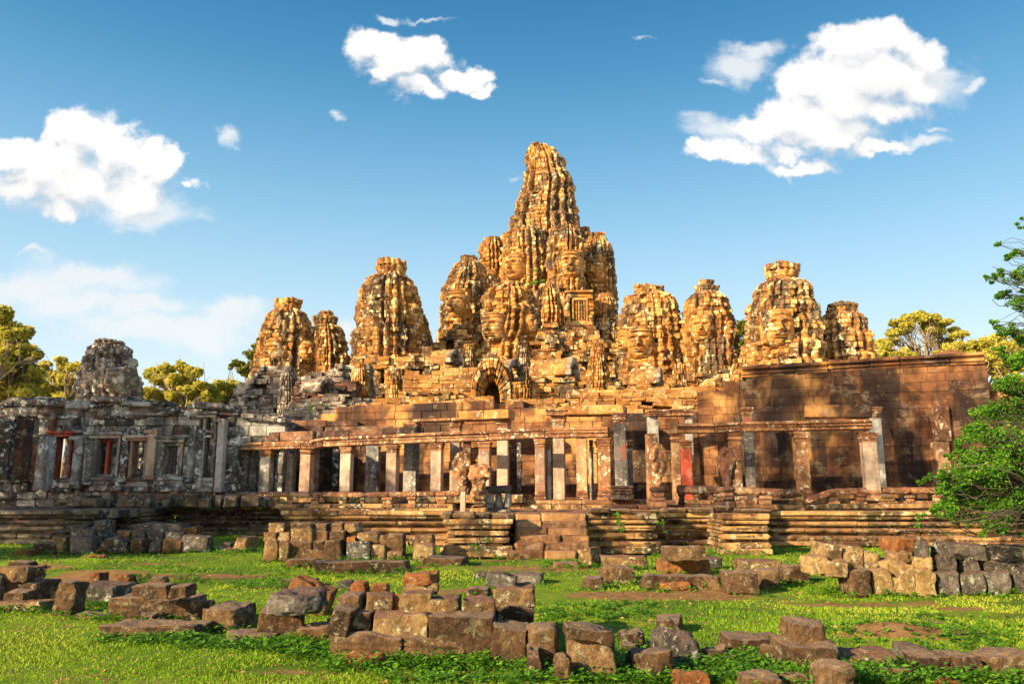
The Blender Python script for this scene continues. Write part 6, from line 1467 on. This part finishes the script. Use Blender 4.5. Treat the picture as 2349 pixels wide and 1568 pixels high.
# ------------------------------------------------------------------ grass and weeds
def grass():
    r = np.random.default_rng(5); N = 330000
    # positions: even over the picture of the lawn, so nearer ground gets more and smaller blades
    px = r.uniform(-120, 2470, N); py = 1206 + (1640 - 1206) * r.uniform(0, 1, N) ** .8
    X0, Y0, Z0 = (px - 1174.5) / F, math.cos(PITCH) - (784 - py) / F * math.sin(PITCH), math.sin(PITCH) + (784 - py) / F * math.cos(PITCH)
    k = -CH / Z0; X = X0 * k; Y = Y0 * k; Z = gz(X, Y)
    keep = (Y < 36) & (dirt(X, Y) + .35 * vnoise(np.stack([X * 2.2, Y * 2.2, X * 0], -1), 8) < .36)
    cl_ = fbm(np.stack([X * 1.6, Y * 1.6, X * 0], -1), 3, 9); keep &= r.uniform(0, 1, N) < .55 + .5 * cl_
    X, Y, Z, cl_ = X[keep], Y[keep], Z[keep], cl_[keep]; n = len(X)
    h = (.007 + .0013 * Y) * r.uniform(.5, 1.5, n) * (1 + .9 * np.clip(cl_, 0, 1)); w = .003 + .0008 * Y; a = r.uniform(0, math.pi, n)
    dx, dy = np.cos(a) * w, np.sin(a) * w; lean = r.normal(0, .6, (n, 2)) * h[:, None]
    B = np.stack([X, Y, Z - .01], -1); V = np.stack([B - np.stack([dx, dy, 0 * dx], -1), B + np.stack([dx, dy, 0 * dx], -1), B + np.stack([lean[:, 0], lean[:, 1], h + .01], -1)], 1)
    mb = MB(); T = np.clip(.45 + .35 * fbm(np.stack([X * .5, Y * .5, X * 0], -1), 3, 31) + r.normal(0, .14, n), 0, 1)
    mb.add(V.reshape(-1, 3), [np.arange(n * 3).reshape(-1, 3)], np.repeat(T, 3))
    o = mb.build('grass', M['grass']); tag(o, 'short bright green lawn grass between the fallen stones', 'grass', kind='stuff')
grass()
def weeds():
    r = np.random.default_rng(15); mb = MB(); spots = []
    for (o, cx, dd, w, h, zb) in BL:
        if zb > .12 or dd > 24: continue
        dens = 2.6 if dd < 12.5 else .9
        n = int(max(2, w / .10 * dens * r.uniform(.5, 1.2)))
        for _ in range(n): spots.append((cx + r.uniform(-.6, .6) * w, dd - r.uniform(.02, .10) - abs(r.normal(0, .08)), r.uniform(.05, .11) * (1.2 if dd < 12.5 else 1.2)))
    def band(x0, x1, y0, y1, n, s=1.0):
        for _ in range(n):
            q = G(r.uniform(x0, x1), r.uniform(y0, y1)); spots.append((q[0], q[1], r.uniform(.05, .12) * s))
    band(230, 470, 1455, 1478, 120, .9); band(400, 520, 1462, 1490, 50, .8); band(520, 740, 1470, 1500, 90); band(660, 790, 1475, 1510, 90); band(760, 1130, 1488, 1530, 420, 1.4); band(860, 1420, 1515, 1568, 260, .9); band(1190, 1560, 1528, 1568, 240, 1.2); band(1400, 1480, 1478, 1540, 60)
    band(1560, 1900, 1515, 1568, 260, 1.2); band(1640, 1760, 1510, 1540, 70, 1.2); band(1900, 2349, 1545, 1575, 260, 1.2); band(2080, 2349, 1440, 1490, 60, .6); band(1800, 2349, 1400, 1470, 140, .6); band(240, 330, 1395, 1420, 60, .8); band(540, 700, 1330, 1350, 60, 1.2)
    band(300, 460, 1318, 1335, 40, 1.3); band(1230, 1500, 1380, 1420, 120, .8); band(760, 1000, 1272, 1290, 60, 1.8); band(1000, 1180, 1268, 1280, 50, 1.6); band(1500, 1760, 1262, 1275, 60, 1.6); band(640, 1000, 1290, 1320, 50, 1.0); band(1860, 2349, 1340, 1362, 150, 1.1); band(60, 240, 1252, 1268, 50, 1.8); band(480, 640, 1250, 1275, 50, 1.6); band(1240, 1480, 1288, 1312, 70, 1.2); band(90, 130, 1372, 1400, 40, 1.2)
    for (x, y, s) in spots:
        n = int(r.integers(9, 22)); z = float(gz(x, y)); a = r.uniform(0, 2 * math.pi, n); t0 = r.uniform(.0, .6)
        rad = s * r.uniform(.2, 1.0, n); hh = s * r.uniform(.25, 1.25, n) * (1 - .4 * rad / s)
        P = np.stack([x + rad * np.cos(a), y + rad * np.sin(a), z + hh], -1)
        ls = (.022 + .0012 * y) * r.uniform(.6, 1.4, n); e = np.stack([np.cos(a), np.sin(a), r.uniform(-.3, .7, n)], -1); f = np.stack([-np.sin(a), np.cos(a), r.normal(0, .3, n)], -1)
        V = np.stack([P - e * ls[:, None] * .6, P + f * ls[:, None] * .38, P + e * ls[:, None] * .9, P - f * ls[:, None] * .38], 1)
        T = np.clip(t0 + r.uniform(0, .4, n), 0, 1); mb.add(V.reshape(-1, 3), [np.arange(n * 4).reshape(-1, 4)], np.repeat(T, 4))
    o = mb.build('weeds', M['weed']); tag(o, 'leafy green weeds growing round the feet of the fallen stones', 'weeds', kind='stuff')
weeds()
def litter():
    r = np.random.default_rng(25); N = 5200; px = r.uniform(-60, 2400, N); py = 1230 + (1580 - 1230) * r.uniform(0, 1, N) ** .9
    X, Y = zip(*[G(a, b)[:2] for a, b in zip(px, py)]); X = np.array(X); Y = np.array(Y); cl_ = vnoise(np.stack([X * .8, Y * .8, X * 0], -1), 44); k = r.uniform(-1, 1, N) < cl_ + dirt(X, Y); X = X[k]; Y = Y[k]; n = len(X)
    P = np.stack([X, Y, gz(X, Y) + .02 + .0012 * Y], -1); a = r.uniform(0, 6.28, n); s = ((.012 + .0011 * Y) * r.uniform(.5, 1.5, n))[:, None]
    e = np.stack([np.cos(a), np.sin(a), r.normal(0, .3, n)], -1); f = np.stack([-np.sin(a), np.cos(a), r.normal(0, .4, n)], -1)
    V = np.stack([P - e * s, P + f * s * .5, P + e * s, P - f * s * .5], 1); mb = MB(); mb.add(V.reshape(-1, 3), [np.arange(n * 4).reshape(-1, 4)], np.repeat(r.uniform(0, 1, n), 4))
    o = mb.build('fallen_leaves', leafmat('dry_leaves', (.10, .045, .02), (.28, .13, .05), (.48, .32, .14), .1)); tag(o, 'dry brown leaves and bits of straw strewn over the lawn', 'leaves', kind='stuff')
litter()
# small plants rooted in the masonry
def plant(label, px, py, d, s, n, seed, leaf=.05):
    r = np.random.default_rng(seed); q = np.array(W(px, py, d)); root = thing('wall_plant', label, 'plant', q, 'small plants rooted in the masonry')
    mb = MB(); lf = MB()
    for k in range(max(3, n // 12)):
        e = q + r.normal(0, .5, 3) * s + np.array([0, -.25 * s, .15 * s]); limb(mb, q + np.array([0, .25, 0]), e, .008, .003, r, .15, 5); leaves(lf, e, s * .45, 12, leaf, r, .8, (.1, .9))
    mb.build('stem', M['bark'], root); lf.build('leaves', M['leafgreen'], root)
plant('big leaved green plant on the terrace face right of the stairs', 1420, 1200, 22.5, .22, 40, 301, .15)
plant('small green sprig on the terrace corner, right of the big leaved plant', 1522, 1198, 22.5, .2, 36, 302, .08)
plant('tuft of green high on the central tower', 1224, 648, 80.5, .7, 60, 303, .3)
plant('green tuft on the loose pale stones under the dark roof', 722, 932, 46.5, .3, 40, 304, .14)
plant('weed growing on the stair flank', 1100, 1250, 21.4, .22, 40, 305, .07)
plant('weed at the foot of the right terrace wall', 1525, 1255, 22.6, .15, 30, 306, .06)
